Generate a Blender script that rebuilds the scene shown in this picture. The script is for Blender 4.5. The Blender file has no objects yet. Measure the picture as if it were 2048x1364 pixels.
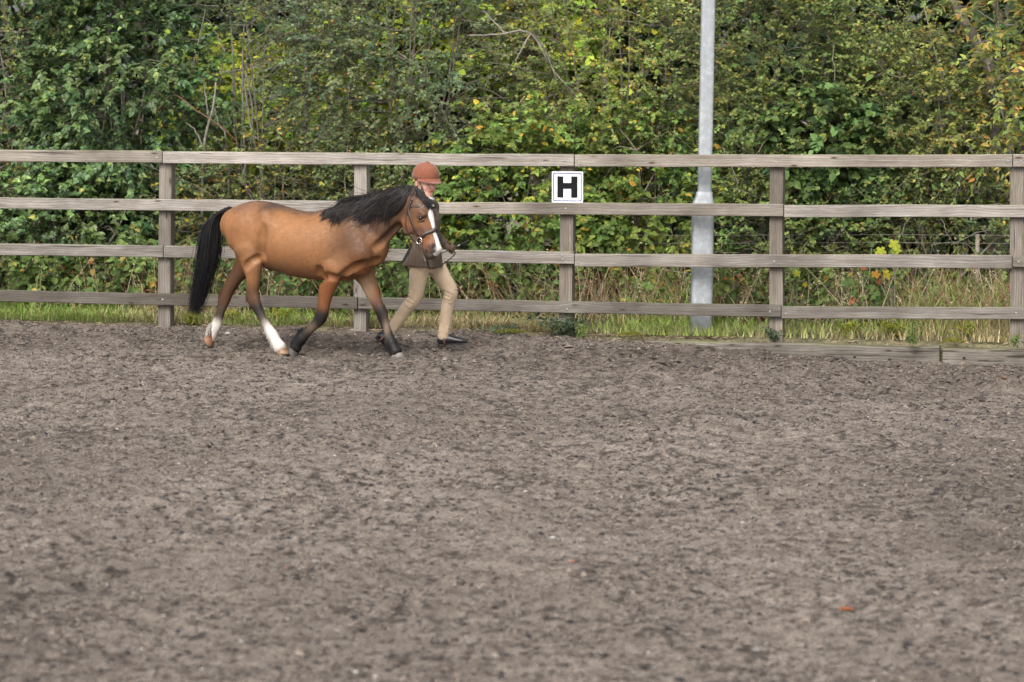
import bpy, math
import numpy as np
from mathutils import Vector, Matrix

rng = np.random.default_rng(11)
R = math.radians
scene = bpy.context.scene
COL = scene.collection

# ------------------------------------------------------------------ camera
FPX = 100.0 / 36.0 * 2048.0                 # focal length in photograph pixels
CAM_H = 2.15
PITCH = math.atan((682 - 172) / FPX)        # horizon row 172
CAMP = np.array([0.0, 0.0, CAM_H])
C_R = np.array([1.0, 0, 0])
C_F = np.array([0, math.cos(PITCH), -math.sin(PITCH)])
C_U = np.array([0, math.sin(PITCH), math.cos(PITCH)])
cd = bpy.data.cameras.new('camera')
cam = bpy.data.objects.new('camera', cd)
COL.objects.link(cam)
cam.location = CAMP
cam.rotation_euler = (math.pi / 2 - PITCH, 0, 0)
cd.lens = 100.0
cd.sensor_width = 36.0
cd.clip_start = 0.1
cd.clip_end = 2000
cd.dof.use_dof = True
cd.dof.focus_distance = 22.4
cd.dof.aperture_fstop = 2.8
scene.camera = cam

# ------------------------------------------------------------------ sky and sun (bright overcast)
SUN_EL, SUN_AZ = 46.0, 200.0                # azimuth clockwise from +Y (north)
world = bpy.data.worlds.new('World')
scene.world = world
world.use_nodes = True
wn = world.node_tree
bg = wn.nodes['Background']
sky = wn.nodes.new('ShaderNodeTexSky')
sky.sky_type = 'NISHITA'
sky.sun_disc = False
sky.sun_elevation = R(SUN_EL)
sky.sun_rotation = R(SUN_AZ)
sky.air_density = 1.0
sky.dust_density = 4.0
sky.ozone_density = 1.0
hs = wn.nodes.new('ShaderNodeHueSaturation')
hs.inputs['Saturation'].default_value = 0.22  # cloud cover: nearly white light
wn.links.new(sky.outputs[0], hs.inputs['Color'])
wn.links.new(hs.outputs[0], bg.inputs['Color'])
bg.inputs['Strength'].default_value = 0.13
sd = bpy.data.lights.new('sun', 'SUN')
sd.energy = 1.35
sd.angle = R(28)
sd.color = (1.0, 0.95, 0.88)
sun = bpy.data.objects.new('sun', sd)
COL.objects.link(sun)
sv = Vector((math.sin(R(SUN_AZ)) * math.cos(R(SUN_EL)), math.cos(R(SUN_AZ)) * math.cos(R(SUN_EL)), math.sin(R(SUN_EL))))
sun.rotation_euler = sv.to_track_quat('Z', 'Y').to_euler()
sun.location = (0, 0, 20)
vs = scene.view_settings
scene.display_settings.display_device = 'sRGB'
vs.view_transform = 'Standard'
vs.look = 'None'
vs.exposure = 1.02
vs.gamma = 1.0
vs.use_curve_mapping = False
scene.cycles.use_denoising = True
scene.cycles.denoising_prefilter = 'NONE'
scene.cycles.use_adaptive_sampling = False
scene.cycles.max_bounces = 8
scene.cycles.transparent_max_bounces = 8

# ------------------------------------------------------------------ geometry helpers
def ray(px, py):
    d = C_F + C_R * ((px - 1024) / FPX) + C_U * ((682 - py) / FPX)
    return d / np.linalg.norm(d)

def on_plane(px, py, p0, nrm):
    d = ray(px, py)
    t = np.dot(np.asarray(p0) - CAMP, nrm) / np.dot(d, nrm)
    return CAMP + d * t

def on_ground(px, py, z=0.0):
    return on_plane(px, py, (0, 0, z), np.array([0, 0, 1.0]))

# fence frame: F_S runs along the fence to the right, F_N points behind it
FA = on_ground(330, 655)
FB = on_ground(1555, 681.5)
F_S = (FB - FA) / np.linalg.norm(FB - FA)
F_N = np.array([-F_S[1], F_S[0], 0.0])
F_O = FA

def fp(px, py, n=0.0):                       # pixel onto the plane n metres behind the fence line
    return on_plane(px, py, F_O + F_N * n, F_N)

def fs(px, n=0.0, py=400):                   # running metre along the fence of that column
    return float(np.dot(fp(px, py, n) - F_O, F_S))

def fz(px, py, n=0.0):
    return float(fp(px, py, n)[2])

def fw(s, n, z):                             # fence coordinates to world (arrays allowed)
    s, n, z = np.broadcast_arrays(np.asarray(s, float), np.asarray(n, float), np.asarray(z, float))
    return F_O + s[..., None] * F_S + n[..., None] * F_N + z[..., None] * np.array([0, 0, 1.0])

def nrmz(v):
    v = np.asarray(v, float)
    return v / np.maximum(np.linalg.norm(v, axis=-1, keepdims=True), 1e-9)

def hash3(ix, iy, iz, seed):
    h = (ix.astype(np.int64) * 374761393 + iy.astype(np.int64) * 668265263 + iz.astype(np.int64) * 2147483647 + seed * 974634777)
    h = (h ^ (h >> 13)) * 1274126177
    h = h ^ (h >> 16)
    return (h & 0xFFFFFF).astype(np.float64) / 0xFFFFFF

def vnoise(x, y, z=None, seed=0):            # value noise, -1..1
    x = np.asarray(x, float); y = np.asarray(y, float)
    z = np.zeros_like(x) if z is None else np.asarray(z, float)
    xi, yi, zi = np.floor(x), np.floor(y), np.floor(z)
    fx, fy, fzz = x - xi, y - yi, z - zi
    fx, fy, fzz = [t * t * (3 - 2 * t) for t in (fx, fy, fzz)]
    out = 0
    for a in (0, 1):
        for b in (0, 1):
            for c in (0, 1):
                w = (fx if a else 1 - fx) * (fy if b else 1 - fy) * (fzz if c else 1 - fzz)
                out = out + w * hash3(xi + a, yi + b, zi + c, seed)
    return out * 2 - 1

def sstep(a, b, x):
    t = np.clip((x - a) / (b - a), 0, 1)
    return t * t * (3 - 2 * t)

def link(o, parent=None):
    COL.objects.link(o)
    if parent is not None:
        o.parent = parent
    return o

def tag(o, label=None, cat=None, group=None, kind=None):
    if label: o['label'] = label
    if cat: o['category'] = cat
    if group: o['group'] = group
    if kind: o['kind'] = kind
    return o

def empty(name, loc=(0, 0, 0), rz=0.0, label=None, cat=None, group=None):
    o = bpy.data.objects.new(name, None)
    o.empty_display_size = 0.1
    o.location = loc
    o.rotation_euler = (0, 0, rz)
    link(o)
    return tag(o, label, cat, group)

def mesh_np(name, verts, loops, totals, colors=None, smooth=False, uv=None):
    me = bpy.data.meshes.new(name)
    verts = np.ascontiguousarray(verts, np.float32)
    loops = np.ascontiguousarray(loops, np.int32)
    totals = np.ascontiguousarray(totals, np.int32)
    me.vertices.add(len(verts)); me.vertices.foreach_set('co', verts.ravel())
    me.loops.add(len(loops)); me.loops.foreach_set('vertex_index', loops)
    me.polygons.add(len(totals))
    starts = np.concatenate(([0], np.cumsum(totals)[:-1])).astype(np.int32)
    me.polygons.foreach_set('loop_start', starts)
    me.polygons.foreach_set('loop_total', totals)
    me.polygons.foreach_set('use_smooth', np.full(len(totals), smooth, bool))
    if colors is not None:
        at = me.attributes.new('col', 'FLOAT_COLOR', 'POINT')
        c = np.ones((len(verts), 4), np.float32)
        c[:, :colors.shape[1]] = colors
        at.data.foreach_set('color', c.ravel())
    me.update(calc_edges=True)
    me.validate()
    return me

def obj(name, me, mat, parent=None):
    if mat is not None:
        me.materials.append(mat)
    return link(bpy.data.objects.new(name, me), parent)

class MB:
    """collects faces of one mesh"""
    def __init__(s):
        s.v = []; s.f = []; s.c = []
        s.n = 0
    def add(s, v, f, col=None):
        v = np.asarray(v, float)
        s.v.append(v)
        s.f.extend([[i + s.n for i in q] for q in f])
        if col is not None:
            s.c.append(np.broadcast_to(np.asarray(col, float), (len(v), 3)))
        s.n += len(v)
    def tube(s, pts, rad, sides=6, col=None, flat=None, cap=True):
        pts = np.asarray(pts, float)
        n = len(pts)
        rad = np.broadcast_to(np.asarray(rad, float), (n,))
        t = nrmz(np.gradient(pts, axis=0))
        ref = np.array([0, 0, 1.0]) if abs(t[0][2]) < 0.9 else np.array([1.0, 0, 0])
        if flat is not None: ref = np.asarray(flat[0], float)
        V = []
        for i in range(n):
            u = ref - t[i] * np.dot(ref, t[i]); u = u / (np.linalg.norm(u) + 1e-9)
            w = np.cross(t[i], u)
            if flat is None: ref = u
            a = np.linspace(0, 2 * math.pi, sides, endpoint=False) + (math.pi / sides)
            k = 1.0 if flat is None else flat[1]
            V.append(pts[i] + rad[i] * (np.cos(a)[:, None] * u * k + np.sin(a)[:, None] * w))
        F = []
        for i in range(n - 1):
            for j in range(sides):
                a, b = i * sides + j, i * sides + (j + 1) % sides
                F.append([a, b, b + sides, a + sides])
        if cap:
            F.append(list(range(sides))[::-1]); F.append([(n - 1) * sides + j for j in range(sides)])
        s.add(np.concatenate(V), F, col)
    def box(s, c, h, col=None, M=None):
        c = np.asarray(c, float); h = np.asarray(h, float)
        v = np.array([[x, y, z] for x in (-1, 1) for y in (-1, 1) for z in (-1, 1)]) * h
        if M is not None: v = v @ np.asarray(M).T
        s.add(v + c, [[0, 1, 3, 2], [4, 6, 7, 5], [0, 4, 5, 1], [2, 3, 7, 6], [0, 2, 6, 4], [1, 5, 7, 3]], col)
    def mesh(s, name, smooth=False):
        v = np.concatenate(s.v)
        lo = [i for f in s.f for i in f]
        return mesh_np(name, v, lo, [len(f) for f in s.f], np.concatenate(s.c) if s.c else None, smooth)

# ------------------------------------------------------------------ materials
def new_mat(name):
    m = bpy.data.materials.new(name)
    m.use_nodes = True
    nt = m.node_tree
    return m, nt, nt.nodes['Principled BSDF'], nt.nodes['Material Output']

def nd(nt, t, **kw):
    n = nt.nodes.new(t)
    for k, v in kw.items():
        setattr(n, k, v)
    return n

def ramp(nt, stops, fac):
    r = nt.nodes.new('ShaderNodeValToRGB')
    e = r.color_ramp.elements
    while len(e) < len(stops): e.new(0.5)
    for el, (p, c) in zip(e, stops):
        el.position = p
        el.color = (*c, 1) if len(c) == 3 else c
    nt.links.new(fac, r.inputs[0])
    return r.outputs[0]

def noise(nt, scale, vec=None, detail=4, rough=0.6, dist=0.0):
    n = nd(nt, 'ShaderNodeTexNoise')
    n.inputs['Scale'].default_value = scale
    n.inputs['Detail'].default_value = detail
    n.inputs['Roughness'].default_value = rough
    n.inputs['Distortion'].default_value = dist
    if vec is not None: nt.links.new(vec, n.inputs['Vector'])
    return n.outputs[0]

def mix(nt, a, b, fac, mode='MIX'):
    m = nd(nt, 'ShaderNodeMix', data_type='RGBA', blend_type=mode)
    for k, v in ((6, a), (7, b), (0, fac)):
        if isinstance(v, (int, float)): m.inputs[k].default_value = v
        elif isinstance(v, tuple): m.inputs[k].default_value = (*v, 1)
        else: nt.links.new(v, m.inputs[k])
    return m.outputs[2]

def bump(nt, bsdf, h, strength=0.5, dist=0.01):
    b = nd(nt, 'ShaderNodeBump')
    b.inputs['Strength'].default_value = strength
    b.inputs['Distance'].default_value = dist
    nt.links.new(h, b.inputs['Height'])
    nt.links.new(b.outputs[0], bsdf.inputs['Normal'])

def plain(name, col, rough=0.6, metal=0.0, vary=0.15, scale=60.0, bmp=0.15, sheen=0.0):
    m, nt, b, o = new_mat(name)
    tc = nd(nt, 'ShaderNodeTexCoord')
    n = noise(nt, scale, tc.outputs['Object'])
    lo = tuple(c * (1 - vary) for c in col); hi = tuple(min(1, c * (1 + vary)) for c in col)
    nt.links.new(ramp(nt, [(0.3, lo), (0.7, hi)], n), b.inputs['Base Color'])
    b.inputs['Roughness'].default_value = rough
    b.inputs['Metallic'].default_value = metal
    if sheen:
        b.inputs['Sheen Weight'].default_value = sheen
        b.inputs['Sheen Roughness'].default_value = 0.4
    if bmp: bump(nt, b, n, bmp, 0.003)
    return m

def leaf_mat(name, rough=0.5, trans=0.3, spec=0.4):
    m, nt, b, o = new_mat(name)
    a = nd(nt, 'ShaderNodeAttribute', attribute_name='col')
    nt.links.new(a.outputs['Color'], b.inputs['Base Color'])
    b.inputs['Roughness'].default_value = rough
    b.inputs['Specular IOR Level'].default_value = spec
    t = nd(nt, 'ShaderNodeBsdfTranslucent')
    g = nd(nt, 'ShaderNodeGamma'); g.inputs[1].default_value = 0.85
    nt.links.new(a.outputs['Color'], g.inputs[0])
    nt.links.new(g.outputs[0], t.inputs['Color'])
    mx = nd(nt, 'ShaderNodeMixShader'); mx.inputs[0].default_value = trans
    nt.links.new(b.outputs[0], mx.inputs[1]); nt.links.new(t.outputs[0], mx.inputs[2])
    nt.links.new(mx.outputs[0], o.inputs['Surface'])
    return m

def attr_mat(name, rough=0.6, spec=0.3, scale=0.0, vary=0.0, bmp=0.0, sheen=0.0):
    m, nt, b, o = new_mat(name)
    a = nd(nt, 'ShaderNodeAttribute', attribute_name='col')
    c = a.outputs['Color']
    if scale:
        tc = nd(nt, 'ShaderNodeTexCoord')
        n = noise(nt, scale, tc.outputs['Object'], 5, 0.65)
        f = ramp(nt, [(0.3, (1 - vary,) * 3), (0.7, (1 + vary,) * 3)], n)
        c = mix(nt, c, f, 1.0, 'MULTIPLY')
        if bmp: bump(nt, b, n, bmp, 0.004)
    nt.links.new(c, b.inputs['Base Color'])
    b.inputs['Roughness'].default_value = rough
    b.inputs['Specular IOR Level'].default_value = spec
    if sheen:
        b.inputs['Sheen Weight'].default_value = sheen
        b.inputs['Sheen Roughness'].default_value = 0.5
    return m

def wood_mat(name='weathered_timber', crack=0.66, bmp=0.35):
    m, nt, b, o = new_mat(name)
    tc = nd(nt, 'ShaderNodeTexCoord')
    oi = nd(nt, 'ShaderNodeObjectInfo')
    add = nd(nt, 'ShaderNodeVectorMath', operation='MULTIPLY_ADD')
    add.inputs[1].default_value = (1, 1, 1)
    nt.links.new(tc.outputs['Object'], add.inputs[0])
    sc = nd(nt, 'ShaderNodeVectorMath', operation='SCALE'); sc.inputs[0].default_value = (37, 53, 71)
    nt.links.new(oi.outputs['Random'], sc.inputs['Scale'])
    nt.links.new(sc.outputs[0], add.inputs[2])
    base = add.outputs[0]
    # knots
    mpk = nd(nt, 'ShaderNodeMapping'); mpk.inputs['Scale'].default_value = (3.0, 3.0, 11.0)
    nt.links.new(base, mpk.inputs[0])
    vo = nd(nt, 'ShaderNodeTexVoronoi'); vo.inputs['Scale'].default_value = 1.0; vo.inputs['Randomness'].default_value = 1.0
    nt.links.new(mpk.outputs[0], vo.inputs['Vector'])
    # grain bends around knots
    mp = nd(nt, 'ShaderNodeMapping'); mp.inputs['Scale'].default_value = (1.3, 26, 26)
    nt.links.new(base, mp.inputs[0])
    wob = nd(nt, 'ShaderNodeVectorMath', operation='MULTIPLY_ADD')
    wob.inputs[1].default_value = (0, 1.6, 1.6)
    nv = nd(nt, 'ShaderNodeTexNoise'); nv.inputs['Scale'].default_value = 2.2; nv.inputs['Detail'].default_value = 1
    nt.links.new(base, nv.inputs['Vector'])
    nt.links.new(nv.outputs['Color'], wob.inputs[0]); nt.links.new(mp.outputs[0], wob.inputs[2])
    g1 = noise(nt, 1.0, wob.outputs[0], 5, 0.7, 0.3)
    wv = nd(nt, 'ShaderNodeTexWave', wave_type='BANDS', bands_direction='Z')
    wv.inputs['Scale'].default_value = 0.55; wv.inputs['Distortion'].default_value = 5.0
    wv.inputs['Detail'].default_value = 2.0; wv.inputs['Detail Scale'].default_value = 0.6
    nt.links.new(wob.outputs[0], wv.inputs['Vector'])
    blot = noise(nt, 1.7, base, 3, 0.6)
    c = ramp(nt, [(0.28, (0.185, 0.160, 0.138)), (0.47, (0.285, 0.260, 0.234)), (0.72, (0.40, 0.375, 0.348))], g1)
    c = mix(nt, c, (0.20, 0.16, 0.125), ramp(nt, [(0.55, (0, 0, 0)), (0.95, (0.55, 0.55, 0.55))], wv.outputs['Fac']))
    c = mix(nt, c, ramp(nt, [(0.3, (0.66, 0.65, 0.64)), (0.7, (1.14, 1.13, 1.12))], blot), 1.0, 'MULTIPLY')
    c = mix(nt, (0.075, 0.05, 0.035), c, ramp(nt, [(0.05, (0, 0, 0)), (0.10, (0.7, 0.7, 0.7)), (0.15, (1, 1, 1))], vo.outputs['Distance']))
    mpc = nd(nt, 'ShaderNodeMapping'); mpc.inputs['Scale'].default_value = (0.9, 40, 40)
    nt.links.new(base, mpc.inputs[0])
    ckn = noise(nt, 1.0, mpc.outputs[0], 2, 0.5, 0.4)
    c = mix(nt, c, (0.06, 0.048, 0.04), ramp(nt, [(crack, (0, 0, 0)), (crack + 0.04, (0.8, 0.8, 0.8))], ckn))
    # algae towards the upper arris
    ge = nd(nt, 'ShaderNodeNewGeometry')
    sx = nd(nt, 'ShaderNodeSeparateXYZ'); nt.links.new(ge.outputs['Normal'], sx.inputs[0])
    al = nd(nt, 'ShaderNodeMath', operation='MULTIPLY'); nt.links.new(sx.outputs[2], al.inputs[0])
    nt.links.new(ramp(nt, [(0.4, (0, 0, 0)), (0.6, (0.8, 0.8, 0.8))], blot), al.inputs[1])
    c = mix(nt, c, (0.20, 0.21, 0.10), al.outputs[0])
    fine = noise(nt, 9.0, mp.outputs[0], 3, 0.7)
    c = mix(nt, c, ramp(nt, [(0.35, (0.78,) * 3), (0.6, (1.05,) * 3)], fine), 1.0, 'MULTIPLY')
    big = noise(nt, 0.9, base, 4, 0.65)
    c = mix(nt, c, ramp(nt, [(0.32, (0.66, 0.65, 0.64)), (0.5, (0.97, 0.97, 0.96)), (0.68, (1.14, 1.14, 1.15))], big), 1.0, 'MULTIPLY')
    c = mix(nt, c, ramp(nt, [(0.0, (0.86, 0.84, 0.80)), (0.5, (1.0, 1.0, 1.0)), (1.0, (1.08, 1.09, 1.12))], oi.outputs['Random']), 1.0, 'MULTIPLY')
    c = mix(nt, c, oi.outputs['Color'], 1.0, 'MULTIPLY')
    nt.links.new(c, b.inputs['Base Color'])
    b.inputs['Roughness'].default_value = 0.85
    b.inputs['Specular IOR Level'].default_value = 0.2
    bump(nt, b, g1, bmp, 0.005)
    return m

def ground_mat():
    m, nt, b, o = new_mat('arena_sand_fibre')
    tc = nd(nt, 'ShaderNodeTexCoord'); P = tc.outputs['Object']
    n1 = noise(nt, 0.45, P, 3, 0.6)
    n2 = noise(nt, 7.0, P, 5, 0.7)
    n3 = noise(nt, 55.0, P, 4, 0.75)
    n4 = noise(nt, 170.0, P, 2, 0.7)
    c = ramp(nt, [(0.28, (0.07, 0.057, 0.049)), (0.43, (0.185, 0.150, 0.127)), (0.58, (0.26, 0.214, 0.183)), (0.76, (0.40, 0.335, 0.29))], n3)
    c = mix(nt, c, ramp(nt, [(0.32, (0.55, 0.53, 0.52)), (0.55, (1.0, 1.0, 1.0)), (0.75, (1.12, 1.12, 1.12))], n2), 1.0, 'MULTIPLY')
    c = mix(nt, c, ramp(nt, [(0.35, (0.84, 0.83, 0.82)), (0.65, (1.08, 1.08, 1.08))], n1), 1.0, 'MULTIPLY')
    c = mix(nt, c, ramp(nt, [(0.3, (0.45,) * 3), (0.5, (1.02,) * 3), (0.72, (1.5,) * 3)], n4), 1.0, 'MULTIPLY')
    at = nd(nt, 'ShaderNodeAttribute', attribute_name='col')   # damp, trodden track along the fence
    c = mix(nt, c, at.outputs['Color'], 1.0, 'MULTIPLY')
    nt.links.new(c, b.inputs['Base Color'])
    b.inputs['Roughness'].default_value = 0.95
    b.inputs['Specular IOR Level'].default_value = 0.15
    hs_ = mix(nt, n3, n4, 0.4)
    bump(nt, b, hs_, 0.9, 0.02)
    return m

def soil_mat():
    m, nt, b, o = new_mat('verge_soil')
    tc = nd(nt, 'ShaderNodeTexCoord'); P = tc.outputs['Object']
    n2 = noise(nt, 5.0, P, 5, 0.7); n3 = noise(nt, 40.0, P, 4, 0.7)
    c = ramp(nt, [(0.3, (0.07, 0.06, 0.038)), (0.5, (0.13, 0.115, 0.06)), (0.7, (0.24, 0.20, 0.12))], n2)
    c = mix(nt, c, ramp(nt, [(0.3, (0.6,) * 3), (0.7, (1.2,) * 3)], n3), 1.0, 'MULTIPLY')
    nt.links.new(c, b.inputs['Base Color']); b.inputs['Roughness'].default_value = 0.95
    bump(nt, b, n3, 0.8, 0.02)
    return m

def zinc_mat():
    m, nt, b, o = new_mat('galvanised_steel')
    tc = nd(nt, 'ShaderNodeTexCoord'); P = tc.outputs['Object']
    n1 = noise(nt, 22.0, P, 3, 0.5); n2 = noise(nt, 60.0, P, 4, 0.6)
    vo = nd(nt, 'ShaderNodeTexVoronoi'); vo.inputs['Scale'].default_value = 16.0
    nt.links.new(P, vo.inputs['Vector'])
    c = ramp(nt, [(0.3, (0.30, 0.318, 0.336)), (0.55, (0.34, 0.36, 0.378)), (0.75, (0.44, 0.46, 0.478))], n1)
    c = mix(nt, c, ramp(nt, [(0.0, (1.2,) * 3), (0.25, (1.0,) * 3), (0.8, (0.92,) * 3)], vo.outputs['Distance']), 1.0, 'MULTIPLY')
    c = mix(nt, c, ramp(nt, [(0.3, (0.86,) * 3), (0.7, (1.06,) * 3)], n2), 1.0, 'MULTIPLY')
    nt.links.new(c, b.inputs['Base Color'])
    b.inputs['Metallic'].default_value = 0.15
    b.inputs['Roughness'].default_value = 0.55
    return m

M_WOOD = wood_mat()
M_SLEEPER = wood_mat('cracked_sleeper', 0.57, 0.8)
M_GROUND = ground_mat()
M_SOIL = soil_mat()
M_ZINC = zinc_mat()
M_BITS = attr_mat('arena_bits', 0.9, 0.15)
M_NAIL = plain('nail_steel', (0.42, 0.42, 0.42), 0.4, 0.7, 0.2)
M_BARK = plain('bark', (0.20, 0.17, 0.135), 0.9, 0, 0.45, 25.0, 0.6)
M_BARKG = plain('grey_bark', (0.21, 0.19, 0.16), 0.9, 0, 0.4, 25.0, 0.6)
M_STALK = attr_mat('dry_stalk', 0.8, 0.2)
M_LEAF = leaf_mat('leaf', 0.6, 0.40, 0.25)
M_IVY = leaf_mat('ivy_leaf', 0.42, 0.18, 0.45)
M_GRASS = leaf_mat('grass_blade', 0.55, 0.35, 0.3)

# ------------------------------------------------------------------ ground
S_LOW = [fs(1140), fs(1290), fs(1460), fs(1880), fs(2060)]
S_LOW0 = S_LOW[0]
def arena_h(x, y):
    """height of the arena surface, metres"""
    p = np.stack([x, y], -1) - F_O[:2]
    n = p @ F_N[:2]
    h = 0.016 * vnoise(x * 1.1, y * 1.1, seed=1) + 0.012 * vnoise(x * 3.1, y * 3.1, seed=2)
    h += 0.009 * vnoise(x * 8, y * 8, seed=3)
    a = vnoise(x * 15, y * 15, seed=4); h += 0.008 * np.maximum(a, -0.2) ** 1.0
    h += 0.007 * vnoise(x * 31, y * 31, seed=5)
    # hoof-dug hollows and kicked-up clods, strongest on the track by the fence
    tr = np.exp(-((n + 1.6) / 1.3) ** 2)
    d = vnoise(x * 5.2, y * 5.2, seed=6)
    h += (0.02 + 0.05 * tr) * np.where(d > 0.15, d - 0.15, 0) - (0.02 + 0.05 * tr) * np.where(d < -0.25, -0.25 - d, 0)
    s = p @ F_S[:2]
    lowr = np.interp(s, S_LOW, [0, 0.30, 0.55, 0.92, 1.0])
    h += 0.030 * (1 - lowr) * np.exp(-((n + 0.25) / 0.35) ** 2) * (0.6 + 0.5 * vnoise(x * 2, y * 2, seed=7))
    return h - 0.155 * lowr                  # the arena floor falls away to the right

def build_ground():
    # sheet to the horizon
    g = 600.0
    xs = np.array([-g, -40, -12, 12, 40, g]); ys = np.array([-g, -20, 0, 40, 80, g])
    X, Y = np.meshgrid(xs, ys)
    v = np.stack([X, Y, np.full_like(X, -0.45)], -1).reshape(-1, 3)
    q = [[r * 6 + c, r * 6 + c + 1, (r + 1) * 6 + c + 1, (r + 1) * 6 + c] for r in range(5) for c in range(5)]
    me = mesh_np('ground', v, [i for f in q for i in f], [4] * len(q), np.ones((len(v), 3)))
    tag(obj('ground', me, M_SOIL), kind='structure')
    # arena surface, finely modelled where the camera looks
    ys = np.concatenate([np.array([-8, -4, -1, 2, 4, 5.5, 6.5, 7.3]), np.arange(8.0, 26.9, 0.028)])
    W0 = 0.19
    u = np.concatenate([-1 - 0.04 * 1.35 ** np.arange(11, -1, -1) , np.linspace(-1, 1, 390), 1 + 0.04 * 1.35 ** np.arange(0, 12)])
    X = u[None, :] * (np.maximum(ys, 4)[:, None] * W0 + 0.6)
    Y = np.broadcast_to(ys[:, None], X.shape).copy()
    X = X + rng.uniform(-0.006, 0.006, X.shape)
    Z = arena_h(X, Y)
    p = np.stack([X, Y], -1) - F_O[:2]
    n = p @ F_N[:2]
    s = p @ F_S[:2]
    tr = np.exp(-((n + 1.2) / 1.5) ** 2)
    k = 1.07 - 0.36 * tr + 0.08 * vnoise(X * 0.8, Y * 0.8, seed=9)
    cl = 0.34 * vnoise(X * 11, Y * 11, seed=21) + 0.80 * vnoise(X * 29, Y * 27, seed=22) + 0.25 * vnoise(X * 2, Y * 2, seed=23)
    k = k * np.where(cl > 0.28, 1 - 0.62 * np.minimum(1, (cl - 0.28) * 3.5), 1)
    edge = sstep(0.55, 1.05, np.abs(X) / (np.maximum(Y, 6) * 0.18)) * sstep(21, 15, Y)       # damp patches and vignette darkening, painted in towards the sides of the view
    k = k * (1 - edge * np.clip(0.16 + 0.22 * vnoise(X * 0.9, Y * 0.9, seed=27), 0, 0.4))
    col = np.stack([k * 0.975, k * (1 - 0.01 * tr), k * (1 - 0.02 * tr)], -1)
    idx = np.arange(X.size).reshape(X.shape)
    keep = (n[:-1, :-1] < np.where(s[:-1, :-1] > S_LOW0 + 0.3, -0.10, 0.16))
    f = np.stack([idx[:-1, :-1], idx[:-1, 1:], idx[1:, 1:], idx[1:, :-1]], -1)[keep]
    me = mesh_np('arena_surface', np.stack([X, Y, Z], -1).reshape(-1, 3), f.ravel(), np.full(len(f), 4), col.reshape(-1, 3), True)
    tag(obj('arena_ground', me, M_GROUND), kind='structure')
    # coarse continuation of the arena left, right and behind the camera
    v, q = [], []
    def quad(a, b, c, d):
        i = len(v); v.extend([a, b, c, d]); q.append([i, i + 1, i + 2, i + 3])
    L = fw(-40, 0.0, -0.03); Rr = fw(40, 0.0, -0.03)
    quad((-60, -40, -0.03), (60, -40, -0.03), tuple(Rr), tuple(L))
    me = mesh_np('arena_apron', np.array(v) - np.array([0, 0, 0.27]), [i for f_ in q for i in f_], [4] * len(q), np.ones((len(v), 3)))
    tag(obj('arena_apron_ground', me, M_GROUND), kind='structure')
    # verge behind the fence
    ss = np.linspace(-14, 16, 180); ns = np.concatenate([[-0.075, -0.055], np.linspace(-0.045, 0.6, 10), np.linspace(0.75, 14.0, 50)])
    S, N = np.meshgrid(ss, ns)
    Wd = fw(S, N, 0.0)
    zz = 0.0 + 0.035 * sstep(-0.1, 0.15, N) + 0.05 * sstep(0.1, 1.2, N) + 0.02 * vnoise(S * 3, N * 3, seed=12)
    zz[0] = -0.40; zz[1] = -0.025
    Wd[..., 2] = zz
    idx = np.arange(S.size).reshape(S.shape)
    f = np.stack([idx[:-1, :-1], idx[:-1, 1:], idx[1:, 1:], idx[1:, :-1]], -1).reshape(-1, 4)
    me = mesh_np('verge', Wd.reshape(-1, 3), f.ravel(), np.full(len(f), 4), None, True)
    tag(obj('verge_ground', me, M_SOIL), kind='structure')

def chips(name, n, size, cols, flat, seedv, spread=None, kind='stuff', label=None):
    """loose bits lying on the arena: deformed octahedra"""
    r = np.random.default_rng(seedv)
    y = 8.5 + (25.9 - 8.5) * r.random(n) ** 0.85
    x = (r.random(n) * 2 - 1) * (y * 0.19 + 0.4)
    nn = (np.stack([x, y], -1) - F_O[:2]) @ F_N[:2]
    if spread is not None:
        keep = r.random(n) < spread(x, y, nn)
    else:
        keep = nn < 0.05
    keep &= nn < 0.05
    x, y = x[keep], y[keep]; n = len(x)
    z = arena_h(x, y)
    sz = size[0] * (size[1] / size[0]) ** (r.random(n) ** 2.2)
    O = np.array([[1, 0, 0], [-1, 0, 0], [0, 1, 0], [0, -1, 0], [0, 0, 1], [0, 0, -1]], float)
    V = O[None] * (0.6 + 0.8 * r.random((n, 6, 1))) + r.normal(0, 0.18, (n, 6, 3))
    V = V * sz[:, None, None] * np.stack([1 + 0.8 * r.random(n), np.ones(n), flat * (0.6 + 0.8 * r.random(n))], -1)[:, None, :]
    a = r.random(n) * 6.283
    c, s_ = np.cos(a)[:, None], np.sin(a)[:, None]
    X = V[..., 0] * c - V[..., 1] * s_; Y = V[..., 0] * s_ + V[..., 1] * c
    V = np.stack([X + x[:, None], Y + y[:, None], V[..., 2] + (z + sz * flat * 0.35)[:, None]], -1)
    F = np.array([[0, 2, 4], [2, 1, 4], [1, 3, 4], [3, 0, 4]])           # the buried underside is left off
    f = (np.arange(n)[:, None, None] * 6 + F[None]).reshape(-1, 3)
    cc = np.asarray(cols)[r.integers(0, len(cols), n)] * (0.75 + 0.5 * r.random((n, 1)))
    me = mesh_np(name, V.reshape(-1, 3), f.ravel(), np.full(len(f), 3), np.repeat(cc, 6, 0))
    tag(obj(name, me, M_BITS), label, None, None, 'stuff')

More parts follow.
